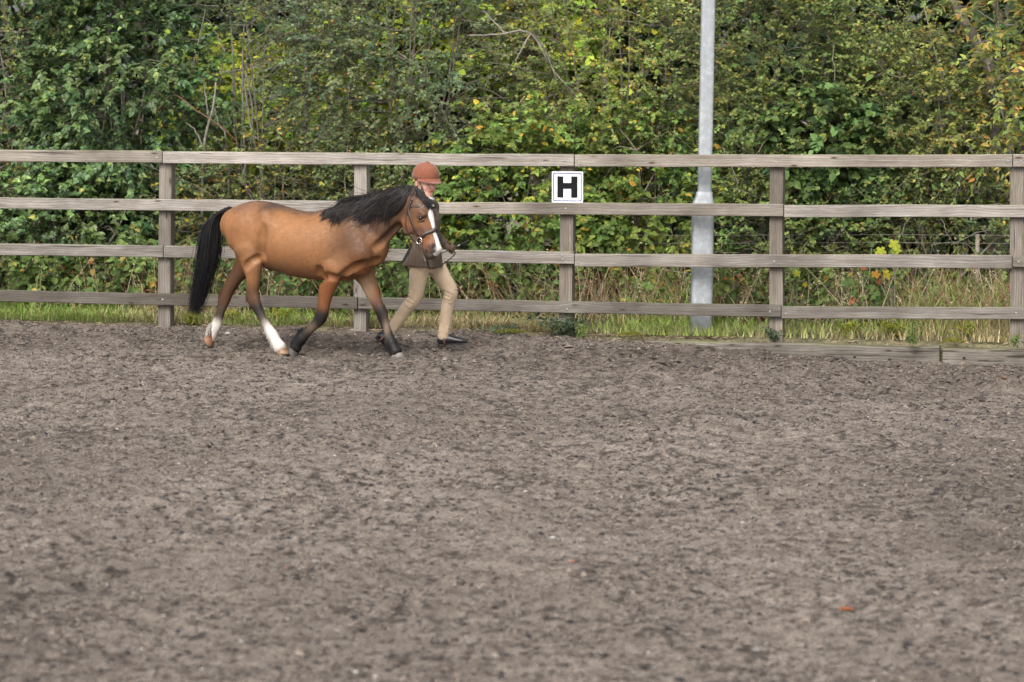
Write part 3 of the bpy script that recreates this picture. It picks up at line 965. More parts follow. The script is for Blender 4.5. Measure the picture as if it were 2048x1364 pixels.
def build_horse():
    Y = np.array([0, 1.0, 0])
    fld = Field((-1.05, -0.42, -0.05), (1.25, 0.42, 1.42), 0.0075)
    st = [  # torso stations: study x, top, bottom, half width (m)
        (335, 366, 560, 0.12), (385, 326, 620, 0.172), (465, 309, 668, 0.205), (550, 322, 712, 0.215), (650, 354, 758, 0.235),
        (760, 379, 792, 0.25), (870, 380, 806, 0.245), (960, 356, 812, 0.215), (1050, 350, 808, 0.185), (1130, 400, 775, 0.17), (1190, 480, 730, 0.135)]
    ctr = [hp(x, (t + b) / 2) for x, t, b, w in st]
    rad = [(m_((b - t) / 2), w) for x, t, b, w in st]
    cols = [BAY] * len(st)
    fld.chain(ctr, rad, Y, 0.012, cols, 2)
    # croup, haunches, stifles
    for s_ in (-1, 1):
        fld.add(hp(395, 470, s_ * 0.10), hp(425, 590, s_ * 0.115), (m_(125), 0.105), (m_(100), 0.095), Y, 0.04, BAY, BAY)
        fld.add(hp(345, 430, s_ * 0.06), hp(360, 560, s_ * 0.08), (m_(70), 0.08), (m_(62), 0.07), Y, 0.05, BAY, BAY)
        fld.add(hp(535, 400, s_ * 0.155), hp(548, 470, s_ * 0.165), 0.04, 0.04, Y, 0.09, BAY, BAY)       # point of hip
        # shoulder blade and upper arm
        fld.add(hp(1020, 430, s_ * 0.10), hp(1120, 640, s_ * 0.135), (m_(85), 0.055), (m_(75), 0.07), Y, 0.06, BAY, BAYD)
        fld.add(hp(1120, 650, s_ * 0.125), hp(985, 740, s_ * 0.14), (m_(70), 0.065), (m_(72), 0.06), Y, 0.05, BAY, BAY)
    # near (right) hind leg, standing forward
    def leg(pts, lat, k=0.022):
        """pts: cx, cy, half depth (study px), width factor, colour"""
        P = [hp(x, y, l if l is not None else lat) for x, y, h, wf, c, l in pts]
        Rd = [(m_(h), m_(h) * wf) for x, y, h, wf, c, l in pts]
        fld.chain(P, Rd, Y, k, [p[4] for p in pts])
    N = None
    leg([(432, 610, 92, 0.85, BAY, -0.115), (447, 700, 72, 0.8, BAY, -0.12), (455, 790, 47, 0.85, BAY, -0.115), (452, 860, 41, 0.8, BAYD, N),
         (458, 925, 41, 0.72, BAYD, N), (480, 980, 35, 0.72, BLK, N), (515, 1048, 27, 0.75, GREYB, N), (550, 1108, 30, 0.8, WHT, N), (572, 1145, 36, 0.85, WHT, N), (595, 1185, 34, 0.9, WHT, N), (618, 1222, 42, 0.95, WHT, N)], -0.11)
    fld.add(hp(425, 905, -0.11), hp(420, 930, -0.11), m_(16), m_(14), Y, 0.02, BLK, BLK)               # point of hock
    fld.add(hp(455, 800, -0.11), hp(424, 905, -0.11), m_(18), m_(13), Y, 0.02, BAYD, BLK)
    # far (left) hind leg, trailing
    leg([(425, 640, 85, 0.8, BAY, 0.115), (395, 720, 66, 0.75, BAYD, 0.12), (338, 800, 47, 0.8, BAYD, 0.115), (300, 865, 41, 0.8, BAYD, N),
         (276, 925, 40, 0.72, BAYD, N), (258, 980, 32, 0.72, GREYB, N), (243, 1035, 28, 0.75, SOOT, N), (228, 1075, 36, 0.8, WHT, N), (210, 1112, 38, 0.85, WHT, N), (200, 1138, 36, 0.9, WHT, N), (190, 1160, 36, 0.95, WHT, N)], 0.11)
    fld.add(hp(345, 780, 0.11), hp(250, 905, 0.11), m_(16), m_(14), Y, 0.02, BAYD, BAYD)
    # near (right) fore leg, leaving the ground
    leg([(955, 730, 80, 0.75, BAY, -0.13), (932, 800, 60, 0.75, BAYR, -0.125), (908, 872, 51, 0.75, BAYR, -0.12), (892, 950, 41, 0.78, BAYR, N),
         (882, 1010, 40, 0.8, BLK, N), (868, 1048, 38, 0.8, BLK, N), (825, 1092, 29, 0.75, GREYB, N), (785, 1130, 29, 0.78, BLK, N), (757, 1162, 38, 0.85, BLK, N), (730, 1198, 34, 0.95, BLK, N), (722, 1222, 34, 1, BLK, N)], -0.115)
    fld.add(hp(845, 1085, -0.115), hp(770, 1150, -0.115), m_(16), m_(18), Y, 0.015, TAN, GREYB)
    # far (left) fore leg, reaching forward
    leg([(1120, 735, 78, 0.75, BAY, 0.12), (1160, 800, 58, 0.75, BAY, 0.12), (1188, 872, 47, 0.75, BAYR, 0.115), (1222, 950, 38, 0.78, BAYD, N),
         (1248, 1000, 38, 0.8, BLK, N), (1258, 1035, 36, 0.8, BLK, N), (1272, 1085, 28, 0.75, BLK, N), (1294, 1145, 28, 0.78, BLK, N), (1310, 1190, 36, 0.85, BLK, N), (1326, 1224, 34, 0.95, BLK, N), (1338, 1248, 40, 1, BLK, N)], 0.105)
    # breast muscles
    fld.add(hp(1165, 560, 0.055), hp(1135, 735, 0.07), (m_(60), 0.07), (m_(48), 0.06), Y, 0.04, BAY, BAYR)
    fld.add(hp(1165, 560, -0.055), hp(1120, 735, -0.07), (m_(60), 0.07), (m_(48), 0.06), Y, 0.04, BAYD, BAYR)
    # neck
    nk = [(1080, 545, 205, 0.135), (1150, 490, 178, 0.115), (1225, 435, 152, 0.098), (1300, 385, 126, 0.085), (1370, 338, 104, 0.075), (1425, 305, 78, 0.066)]
    fld.chain([hp(a[0], a[1]) for a in nk], [(m_(a[2]), a[3]) for a in nk], Y, 0.035, [BAYD] * len(nk))
    # head
    S = HD_L
    hd = [(1450, 318, 66, 0.066), (1482, 385, 88, 0.082), (1500, 445, 86, 0.076), (1528, 528, 70, 0.058), (1556, 582, 60, 0.050), (1572, 622, 52, 0.047)]
    hc = [BAYD, BAYD, (0.20, 0.085, 0.035), BAYR, (0.22, 0.10, 0.05), (0.06, 0.045, 0.04)]
    fld.chain([hh(a[0], a[1]) for a in hd], [(m_(a[2]), a[3]) for a in hd], S, 0.022, hc)
    MUZ = (0.055, 0.045, 0.043)
    def mir(p): return p - 2 * np.dot(p - _poll, HD_L) * HD_L
    for fm in (lambda p: p, mir):
        fld.add(fm(hh(1412, 452, -0.048)), fm(hh(1428, 482, -0.046)), (m_(62), 0.028), (m_(60), 0.026), S, 0.035, BAYR, BAYR)   # jowl
        fld.add(fm(hh(1492, 386, -0.066)), fm(hh(1516, 400, -0.064)), 0.018, 0.016, S, 0.022, BAYD, BAYD)  # brow
        fld.add(fm(hh(1500, 470, -0.058)), fm(hh(1535, 530, -0.042)), 0.013, 0.009, S, 0.022, BAYD, BAYR)  # cheek ridge
        fld.add(fm(hh(1558, 590, -0.032)), fm(hh(1580, 612, -0.028)), 0.025, 0.024, S, 0.022, MUZ, MUZ)    # nostril wing
        fld.add(fm(hh(1568, 588, -0.052)), fm(hh(1577, 606, -0.047)), (0.011, 0.018), (0.015, 0.018), S, 0.005, sub=True)
        fld.add(fm(hh(1502, 612, -0.045)), fm(hh(1556, 645, -0.04)), (0.005, 0.014), (0.005, 0.014), S, 0.006, sub=True)
        fld.add(fm(hh(1488, 421, -0.088)), fm(hh(1500, 425, -0.086)), 0.015, 0.014, S, 0.010, sub=True)
        fld.add(fm(hh(1474, 412, -0.074)), fm(hh(1506, 410, -0.076)), 0.008, 0.009, S, 0.010, SOOT, SOOT)   # upper lid
        fld.add(fm(hh(1480, 437, -0.074)), fm(hh(1508, 436, -0.072)), 0.007, 0.007, S, 0.010, SOOT, SOOT)   # lower lid
    fld.add(hh(1532, 595), hh(1556, 652), (m_(44), 0.040), (m_(28), 0.036), S, 0.02, MUZ, MUZ)      # lips
    fld.add(hh(1520, 645), hh(1527, 668), 0.026, 0.021, S, 0.015, (0.12, 0.09, 0.075), (0.12, 0.09, 0.075))      # chin
    # ears
    for s_, bx, tx in ((-1, 1450, 1442), (1, 1500, 1500)):
        b0 = hh(bx, 318, s_ * 0.045); t0 = hh(tx, 218, s_ * 0.055); mid = b0 * 0.55 + t0 * 0.45 + HD_F * 0.004
        fld.add(b0, mid, (0.022, 0.020), (0.026, 0.020), S, 0.012, BAYD, SOOT)
        fld.add(mid, t0, (0.026, 0.020), (0.005, 0.005), S, 0.006, SOOT, BLK)
        fld.add(mid * 0.7 + b0 * 0.3 + HD_L * s_ * 0.016 + HD_F * 0.012, t0 * 0.8 + mid * 0.2 + HD_L * s_ * 0.012 + HD_F * 0.01, 0.011, 0.006, S, 0.006, sub=True)
    # creases: flank, stifle, behind the elbow, forearm against the breast, neck against the shoulder
    def groove(pts, lat, r, depth):
        q = spline(np.array([hp(x, y, lat) for x, y in pts]), 12)
        lv = np.arange(-0.45, 0.0, fld.h)
        out = []
        for p in q:
            c = np.stack([np.full(len(lv), p[0]), lv, np.full(len(lv), p[2])], -1)
            f_ = fld.inside(c) < 0
            out.append(np.array([p[0], lv[f_.argmax()] - r + depth if f_.any() else p[1], p[2]]))
        for a_, b_ in zip(out[:-1], out[1:]):
            fld.add(a_, b_, r, r, Y, 0.03, sub=True)
    groove([(528, 480), (514, 560), (506, 620), (502, 665)], -0.2, 0.035, 0.011)
    groove([(868, 740), (864, 780), (868, 810)], -0.18, 0.022, 0.006)
    groove([(1000, 815), (1080, 745), (1200, 690)], -0.14, 0.030, 0.004)
    groove([(1225, 600), (1290, 530), (1350, 470)], -0.08, 0.024, 0.004)
    groove([(870, 806), (925, 782), (985, 796)], -0.15, 0.020, 0.005)
    groove([(418, 728), (445, 700), (490, 668)], -0.16, 0.020, 0.005)
    groove([(300, 640), (345, 720), (385, 800)], -0.14, 0.018, 0.004)
    # sheath
    fld.add(hp(515, 690, 0), hp(560, 725, 0), 0.035, 0.03, Y, 0.02, SOOT, SOOT)

    V, Q = fld.skin(2)
    C = fld.colors(V, 0.010)
    # ---- coat pattern, in study coordinates measured on the body
    k = H_PX
    o0 = hp(0, 0, 0)
    ca = math.cos(H_TH)
    cx = (V[:, 0] - hp(800, 600)[0]) * k * ca + 800
    cy = 600 - (V[:, 2] - hp(800, 600)[2]) * k
    nz = vnoise(V[:, 0] * 9, V[:, 1] * 9, V[:, 2] * 9, seed=3) * 0.6 + vnoise(V[:, 0] * 24, V[:, 1] * 24, V[:, 2] * 24, seed=4) * 0.4
    def blend(mask, col, amt):
        nonlocal C
        w = (np.clip(mask + 0.25 * nz * mask, 0, 1) * amt)[:, None]
        C = C * (1 - w) + np.array(col) * w
    ell = lambda x, y, rx, ry: np.exp(-(((cx - x) / rx) ** 2 + ((cy - y) / ry) ** 2))
    body = sstep(900, 760, cy)
    top = np.interp(cx, [s[0] for s in st], [s[1] for s in st])
    blend(np.exp(-((cy - top) / 22) ** 2) * sstep(330, 480, cx) * body, (0.09, 0.055, 0.042), 0.75)      # eel stripe
    blend(ell(585, 350, 55, 38), (0.055, 0.036, 0.028), 0.85)                                          # dark patch on the loin
    blend(ell(420, 360, 110, 45), (0.15, 0.085, 0.06), 0.6)
    blend(ell(1110, 520, 95, 150), (0.075, 0.042, 0.027), 0.66)                                        # sooty shoulder
    blend(ell(1060, 620, 70, 80), (0.11, 0.055, 0.03), 0.45)
    blend(ell(1250, 470, 110, 130), (0.10, 0.05, 0.028), 0.55)                                         # neck
    blend(ell(700, 480, 190, 90) * (np.abs(V[:, 1]) > 0.1), (0.315, 0.15, 0.062), 0.55)
    blend(ell(330, 520, 70, 130), (0.33, 0.148, 0.056), 0.55)
    blend(ell(660, 745, 190, 40) * body, (0.21, 0.105, 0.052), 0.6)                                     # belly
    blend(ell(1190, 680, 60, 60), BAYR, 0.6)
    blend(ell(510, 660, 30, 90), (0.38, 0.22, 0.12), 0.35)
    # inside of far foreleg is pale
    far = (V[:, 1] > 0.02)
    blend(ell(1130, 860, 40, 90) * far, (0.50, 0.36, 0.24), 0.7)
    blend(ell(1258, 1095, 18, 60) * far, (0.36, 0.26, 0.18), 0.5)
    # blaze: along the front of the face, by the head's own midline
    hv = V - _poll
    hl = hv @ HD_L
    bz = [hh(1556, 350), hh(1556, 400), hh(1576, 480), hh(1600, 560), hh(1622, 618)]
    bw = [0.008, 0.042, 0.024, 0.027, 0.042]
    P = spline(bz, 60); Wd = np.interp(np.linspace(0, 4, 60), range(5), bw)
    m = (V[:, 0] > P[:, 0].min() - 0.1) & (V[:, 2] > P[:, 2].min() - 0.08)
    d = np.full(len(V), 9.0)
    ii = np.where(m)[0]
    D = np.linalg.norm(V[ii][:, None, :] - P[None], axis=2)
    near = D.argmin(1)
    tang = nrmz(np.gradient(P, axis=0))[near]
    lat = np.abs((V[ii] - P[near]) @ HD_L)
    okd = D.min(1) < 0.075
    w = sstep(1.0, 0.72, lat / Wd[near] + 0.08 * nz[ii]) * okd
    w *= sstep(0.99, 0.9, 1 - (near > 0)) if False else 1.0
    w *= (near > 1)
    C[ii] = C[ii] * (1 - w[:, None]) + np.array((0.80, 0.78, 0.76)) * w[:, None]
    pk = ell(0, 0, 1, 1)
    # pink snip on the upper lip
    pl = hh(1618, 632)
    w = np.exp(-(np.linalg.norm(V - pl, axis=1) / 0.022) ** 2)[:, None] * 0.7
    C = C * (1 - w) + np.array((0.62, 0.42, 0.38)) * w
    for pe in (hh(1494, 422, -0.074), mir(hh(1494, 422, -0.074))):
        w = np.exp(-(np.linalg.norm(V - pe, axis=1) / 0.028) ** 2)[:, None] * 0.85
        C = C * (1 - w) + np.array((0.03, 0.022, 0.02)) * w
    pn = hh(1574, 600, -0.05)
    w = np.exp(-(np.linalg.norm(V - pn, axis=1) / 0.026) ** 2)[:, None] * 0.8
    C = C * (1 - w) + np.array((0.03, 0.025, 0.025)) * w
    for pn in (hh(1572, 598, -0.046), hh(1530, 630, -0.04)):
        w = np.exp(-(np.linalg.norm(V - pn, axis=1) / 0.016) ** 2)[:, None] * 0.9
        C = C * (1 - w) + np.array((0.006, 0.005, 0.005)) * w
    C = C * (1 + 0.14 * nz[:, None])
    C = np.clip(C, 0.008, 0.85)

    lab = 'bay pony with black mane and white blaze trotting beside the child'
    root = empty('pony', H_ROOT, -H_TH, lab, 'pony')
    M_COAT = attr_mat('bay_coat', 0.52, 0.28, 26.0, 0.10, 0.06, 0.04)
    obj('body', mesh_np('body', V, Q.ravel(), np.full(len(Q), 4), C, True), M_COAT, root)

    # short coat lying along the body
    cr = np.random.default_rng(9)
    ctrq = V[Q].mean(1)
    e1 = V[Q[:, 2]] - V[Q[:, 0]]; e2 = V[Q[:, 3]] - V[Q[:, 1]]
    fn = np.cross(e1, e2); ar = np.linalg.norm(fn, axis=1); fn = nrmz(fn)
    nS = 52000
    fi = cr.choice(len(Q), nS, p=ar / ar.sum())
    bc = cr.dirichlet((1, 1, 1, 1), nS)
    bp_ = (V[Q[fi]] * bc[..., None]).sum(1); nn_ = fn[fi]
    legw = sstep(0.62, 0.45, bp_[:, 2])[:, None]
    hdw = (sstep(-0.07, 0.0, (bp_ - _poll) @ HD_F) * sstep(0.70, 0.76, bp_[:, 2]))[:, None]
    fl = np.array([-0.85, 0, -0.55]) * (1 - legw) + np.array([-0.1, 0, -1.0]) * legw
    fl = fl * (1 - hdw) + np.array([0.25, 0, -1.0]) * hdw + cr.normal(0, 0.22, (nS, 3))
    fl = nrmz(fl - nn_ * np.sum(fl * nn_, 1, keepdims=True))
    cc_ = C[Q[fi, 0]]
    ln_ = (0.012 + 0.010 * cr.random((nS, 1))) * (1 - 0.70 * hdw)
    wd_ = np.cross(nn_, fl) * (0.0016 + 0.0008 * cr.random((nS, 1)))
    pA = bp_ + nn_ * 0.0004; pB = bp_ + fl * ln_ * 0.55 + nn_ * ln_ * 0.09; pC = bp_ + fl * ln_ + nn_ * ln_ * 0.10
    hv_ = np.stack([pA - wd_, pA + wd_, pB - wd_ * .7, pB + wd_ * .7, pC], 1)
    hf_ = (np.arange(nS)[:, None] * 5 + np.array([0, 1, 3, 2, 2, 3, 4])[None]).ravel()
    hc_ = np.clip(cc_ * (0.90 + 0.22 * cr.random((nS, 1))), 0.006, 0.85)
    M_FUR = attr_mat('coat_hair', 0.58, 0.22)
    tag(obj('coat_hair', mesh_np('coat_hair', hv_.reshape(-1, 3), hf_, np.tile([4, 3], nS), np.repeat(hc_, 5, 0), True), M_FUR, root), kind='stuff')

    # hooves
    M_HOOF = attr_mat('hoof_horn', 0.5, 0.4, 40.0, 0.25, 0.2)
    def hoof(pc, toe, up, r, h, colr, lat):
        """pc = coronet centre, local; toe = forward dir; up = dir from sole to coronet"""
        up = nrmz(np.asarray(up, float)); toe = np.asarray(toe, float); toe = nrmz(toe - up * np.dot(toe, up)); sd_ = np.cross(up, toe)
        mb = MB(); V_ = []; n = 18
        for lev, (sc, sh) in enumerate(((0.80, 0.0), (0.98, -0.02), (1.0, 0.0), (1.16, 0.30), (1.22, 0.42), (0.95, 0.42))):
            z = [0.05, 0.0, -0.06, -0.75, -1.0, -1.0][lev] * h
            a = np.linspace(0, 2 * math.pi, n, endpoint=False)
            ex = np.cos(a) * r * sc * np.where(np.cos(a) > 0, 1.12, 0.92)
            V_.append(pc + np.outer(ex + sh * h * 0.8, toe) + np.outer(np.sin(a) * r * sc * 0.95, sd_) + up * z)
        F = []
        for i in range(5):
            for j in range(n):
                p, q = i * n + j, i * n + (j + 1) % n
                F.append([p, p + n, q + n, q])
        F.append([5 * n + j for j in range(n)][::-1]); F.append(list(range(n)))
        cols_ = np.repeat(np.array([colr[0]] * 3 + [colr[1]] * 3), n, 0)
        mb.v.append(np.concatenate(V_)); mb.f = F; mb.n = 6 * n; mb.c.append(cols_)
        obj('hoof', mb.mesh('hoof', True), M_HOOF, root)
    X = np.array([1.0, 0, 0]); Z = np.array([0, 0, 1.0])
    hoof(hp(625, 1230, -0.11), X, (-0.10, 0, 1), 0.044, 0.048, ((0.20, 0.10, 0.055), (0.24, 0.15, 0.09)), 0)
    hoof(hp(192, 1162, 0.11), (0.6, 0, -0.8), (0.8, 0, 0.6), 0.042, 0.046, ((0.20, 0.088, 0.046), (0.23, 0.13, 0.075)), 0)
    hoof(hp(717, 1238, -0.115), (0.25, 0, -1), (0.85, 0, 0.62), 0.042, 0.046, ((0.05, 0.045, 0.042), (0.10, 0.085, 0.075)), 0)
    hoof(hp(1343, 1258, 0.105), X, (-0.12, 0, 1), 0.044, 0.046, ((0.20, 0.185, 0.16), (0.085, 0.085, 0.085)), 0)

    # eyes
    M_EYE = plain('eye', (0.012, 0.008, 0.006), 0.08, 0, 0.1, 20, 0)
    for p in (hh(1494, 423, -0.066), mir(hh(1494, 423, -0.066))):
        mb = MB(); nu, nv_ = 14, 8
        V_ = [p + 0.019 * np.array([math.sin(R(180 * i / nv_)) * math.cos(2 * math.pi * j / nu), math.sin(R(180 * i / nv_)) * math.sin(2 * math.pi * j / nu), math.cos(R(180 * i / nv_))]) for i in range(nv_ + 1) for j in range(nu)]
        F = [[i * nu + j, (i + 1) * nu + j, (i + 1) * nu + (j + 1) % nu, i * nu + (j + 1) % nu] for i in range(nv_) for j in range(nu)]
        mb.add(V_, F)
        obj('eye', mb.mesh('eye', True), M_EYE, root)

    # ---- hair
    m, nt, b, o = new_mat('horse_hair')
    a = nd(nt, 'ShaderNodeAttribute', attribute_name='col')
    nt.links.new(a.outputs['Color'], b.inputs['Base Color'])
    b.inputs['Roughness'].default_value = 0.45; b.inputs['Specular IOR Level'].default_value = 0.3
    M_HAIR = m
    hr = np.random.default_rng(5)
    lats = np.arange(-0.40, 0.05, fld.h)
    def near_surface(X_, Z_):
        """lateral of the near (right) skin at each X, Z; a little off the midline when outside the outline"""
        p = np.stack([np.repeat(X_[:, None], len(lats), 1), np.repeat(lats[None], len(X_), 0), np.repeat(Z_[:, None], len(lats), 1)], -1)
        f = fld.inside(p.reshape(-1, 3)).reshape(len(X_), -1) < 0
        hit = f.argmax(1)
        return np.where(f.any(1), lats[hit], -0.02)
    # mane
    n, kseg, ncl = 5000, 9, 60
    crest = np.array([hp(*c)[[0, 2]] for c in ((985, 358), (1050, 324), (1140, 286), (1220, 264), (1300, 247), (1370, 232), (1430, 226), (1455, 246))])
    u = hr.random(n) ** 0.8
    cs = spline(np.c_[crest, np.zeros(len(crest))], 200)[:, :2]
    rootp = cs[(u * 199).astype(int)] + hr.normal(0, 0.004, (n, 2))
    ucl = np.sort(hr.random(ncl)); lay = hr.random(ncl)
    clump = np.abs(u[:, None] + hr.normal(0, 0.03, (n, 1)) - ucl[None]).argmin(1)
    Lc = (0.19 + 0.15 * hr.random(ncl)) * np.interp(ucl, [0, 0.15, 0.5, 0.85, 1], [0.45, 0.8, 1.1, 1.15, 0.9])
    dn = (0.32 + 0.85 * lay) * np.interp(ucl, [0, 0.3, 1], [0.45, 0.85, 1.0])
    L = Lc[clump] * (0.55 + 0.6 * hr.random(n))
    down = dn[clump] + hr.normal(0, 0.20, n)
    ang = np.arctan2(-down, -np.ones(n))
    tt = np.linspace(0, 1, kseg)
    ph = hr.random(ncl) * 6.28; fq = 4 + 4 * hr.random(ncl); am = 0.25 + 0.35 * hr.random(ncl)
    angs = ang[:, None] + 0.22 * (1 - tt[None]) + am[clump][:, None] * np.sin(tt[None] * fq[clump][:, None] + ph[clump][:, None]) * tt[None] + 0.30 * tt[None] ** 2
    step = np.stack([np.cos(angs), np.sin(angs)], -1) * (L / (kseg - 1))[:, None, None]
    step[:, 0] = 0
    P2 = rootp[:, None, :] + np.cumsum(step, 1)
    cen = np.stack([np.array([P2[clump == c][:, j].mean(0) if (clump == c).any() else np.zeros(2) for j in range(kseg)]) for c in range(ncl)])
    pull = 0.42 * tt[None, :, None] ** 1.2 * (hr.random((n, 1, 1)) > 0.15)
    P2 = P2 * (1 - pull) + cen[clump] * pull
    fr = hr.random((n, 1)) < 0.10
    P2[..., 1] += np.where(fr, 0.04 * tt[None] * hr.random((n, 1)), 0)
    ls = near_surface(P2[..., 0].ravel(), P2[..., 1].ravel()).reshape(n, kseg)
    off = (0.003 + (0.006 + 0.024 * (1 - lay[clump][:, None])) * hr.random((n, 1))) * np.sin(np.clip(tt * 1.6, 0, 1) * math.pi / 2)[None] + 0.006 * np.sin(tt[None] * 6 + ph[clump][:, None])
    lat_ = np.minimum.accumulate(ls, 1) * 0.5 + ls * 0.5 - off
    lat_[:, 0] = hr.uniform(-0.03, 0.012, n)
    for _ in range(2):
        lat_ = (lat_ + np.c_[lat_[:, :1], lat_[:, :-1]] + np.c_[lat_[:, 1:], lat_[:, -1:]]) / 3
    paths = np.stack([P2[..., 0], lat_, P2[..., 1]], -1)
    blk = np.array((0.014, 0.012, 0.012)) * (0.6 + 1.2 * hr.random((n, 1)))
    brn = hr.random((n, 1)) < 0.12
    blk = np.where(brn, np.array((0.05, 0.034, 0.026)), blk)
    tag(obj('mane', hair_mesh('mane', paths, 0.0025, 0.0006, blk), M_HAIR, root), kind='stuff')
    # forelock
    n = 900
    pts0 = np.stack([hh(1432, 234, -0.02), hh(1458, 234, 0.0), hh(1482, 252, 0.02)])
    mid = np.stack([hh(1478, 272, -0.035), hh(1500, 278, 0.0), hh(1518, 296, 0.03)])
    md2 = np.stack([hh(1520, 320, -0.035), hh(1540, 322, 0.0), hh(1555, 332, 0.03)])
    end = np.stack([hh(1545, 350, -0.035), hh(1566, 352, 0.005), hh(1580, 350, 0.035)])
    q = hr.random(n) * 2; qi = np.minimum(q.astype(int), 1); qf = (q - qi)[:, None]
    lerp = lambda A: A[qi] * (1 - qf) + A[qi + 1] * qf
    ctrl = np.stack([lerp(pts0), lerp(mid), lerp(md2), lerp(end)], 1) + hr.normal(0, 1, (n, 4, 3)) * np.array([0.006, 0.008, 0.010, 0.013])[None, :, None]
    ctrl[:, 3] = ctrl[:, 2] + (ctrl[:, 3] - ctrl[:, 2]) * (0.3 + 0.8 * hr.random((n, 1)))
    paths = np.stack([spline(c, 9) for c in ctrl])
    tag(obj('forelock', hair_mesh('forelock', paths, 0.0024, 0.0007, np.array((0.022, 0.02, 0.021)) * (0.7 + 0.9 * hr.random((n, 1)))), M_HAIR, root), kind='stuff')
    # tail
    n, kseg = 3300, 11
    g = [(300, 372), (232, 402), (198, 470), (184, 560), (172, 680), (148, 790), (122, 890), (95, 985)]
    G = np.array([hp(x, y, 0.0) for x, y in g])
    ww = np.array([14, 30, 48, 62, 66, 60, 50, 46]) / H_PX
    T = spline(G, kseg); W_ = np.interp(np.linspace(0, 7, kseg), range(8), ww)
    a = hr.random(n) * 6.283; rr_ = hr.random(n) ** 0.75 * (1 + 0.5 * (hr.random(n) < 0.06))
    lng = 0.48 + 0.58 * hr.random(n) ** 1.1
    ox, oy = np.cos(a) * rr_, np.sin(a) * rr_
    paths = np.zeros((n, kseg, 3))
    tt = np.linspace(0, 1, kseg)
    for i in range(n):
        s_ = tt * lng[i] * (kseg - 1)
        c_ = np.stack([np.interp(s_, range(kseg), T[:, d_]) for d_ in range(3)], -1)
        w_ = np.interp(s_, range(kseg), W_)
        ext = np.maximum(0, s_ - (kseg - 1))[:, None]
        c_ = c_ + ext * (T[-1] - T[-2])
        paths[i] = c_
        paths[i, :, 0] += ox[i] * w_
        paths[i, :, 1] += oy[i] * w_ * 0.85
        paths[i, :, 2] += ox[i] * w_ * np.interp(s_ / kseg, [0, 0.3, 1], [0.9, 0.15, 0])
    paths += np.cumsum(hr.normal(0, 0.0034, paths.shape), 1)
    tag(obj('tail', hair_mesh('tail', paths, 0.0026, 0.0006, np.array((0.012, 0.011, 0.012)) * (0.6 + 0.9 * hr.random((n, 1)))), M_HAIR, root), kind='stuff')
    # fetlock feather
    def feather(n, c0, c1, lat, d, ln, colr, spread=0.03):
        A = hp(*c0, lat); B = hp(*c1, lat)
        t_ = hr.random((n, 1))
        p0 = A + (B - A) * t_ + hr.normal(0, 0.010, (n, 3)) + np.asarray(d) * 0.004
        dv = nrmz(np.asarray(d, float) + hr.normal(0, 0.35, (n, 3)))
        s_ = np.linspace(0, 1, 5)[None, :, None]
        l_ = ln * (0.5 + hr.random((n, 1, 1)))
        p = p0[:, None] + dv[:, None] * s_ * l_ + np.array([0, 0, -1.0]) * s_ ** 2 * l_ * 0.3
        tag(obj('feather', hair_mesh('feather', p, 0.0017, 0.0005, np.asarray(colr) * (0.75 + 0.5 * hr.random((n, 1)))), M_HAIR, root), kind='stuff')
    feather(700, (762, 1105), (705, 1195), -0.115, (-0.55, 0, -0.8), 0.030, (0.020, 0.018, 0.018))
    feather(420, (205, 1065), (172, 1135), 0.11, (-0.45, 0, -0.9), 0.022, (0.60, 0.55, 0.50))
    feather(300, (1292, 1190), (1312, 1245), 0.105, (-0.4, 0, -0.9), 0.022, (0.03, 0.027, 0.026))
    feather(420, (542, 1120), (592, 1215), -0.11, (-0.2, 0, -0.9), 0.020, (0.66, 0.61, 0.56))
    feather(260, (850, 1030), (800, 1110), -0.115, (-0.5, 0, -0.8), 0.018, (0.26, 0.18, 0.12))
    return root, fld

HORSE = build_horse()

# ------------------------------------------------------------------ the child leading the pony
P_TH = R(12)
P_ROOT = on_ground(845, 703.0)
P_F = np.array([math.cos(P_TH), -math.sin(P_TH), 0]); P_L = np.array([math.sin(P_TH), math.cos(P_TH), 0])
P_PX = FPX / P_ROOT[1]                           # photo px per metre
def pp(px, py, lat=0.0):
    return to_local(on_plane(px, py, P_ROOT + P_L * lat, P_L), P_ROOT, P_F, P_L)
def c2(x, y): return 740 + x / 6.2, 310 + y / 6.2
def c3(x, y): return 740 + x / 5.682, 480 + y / 5.682

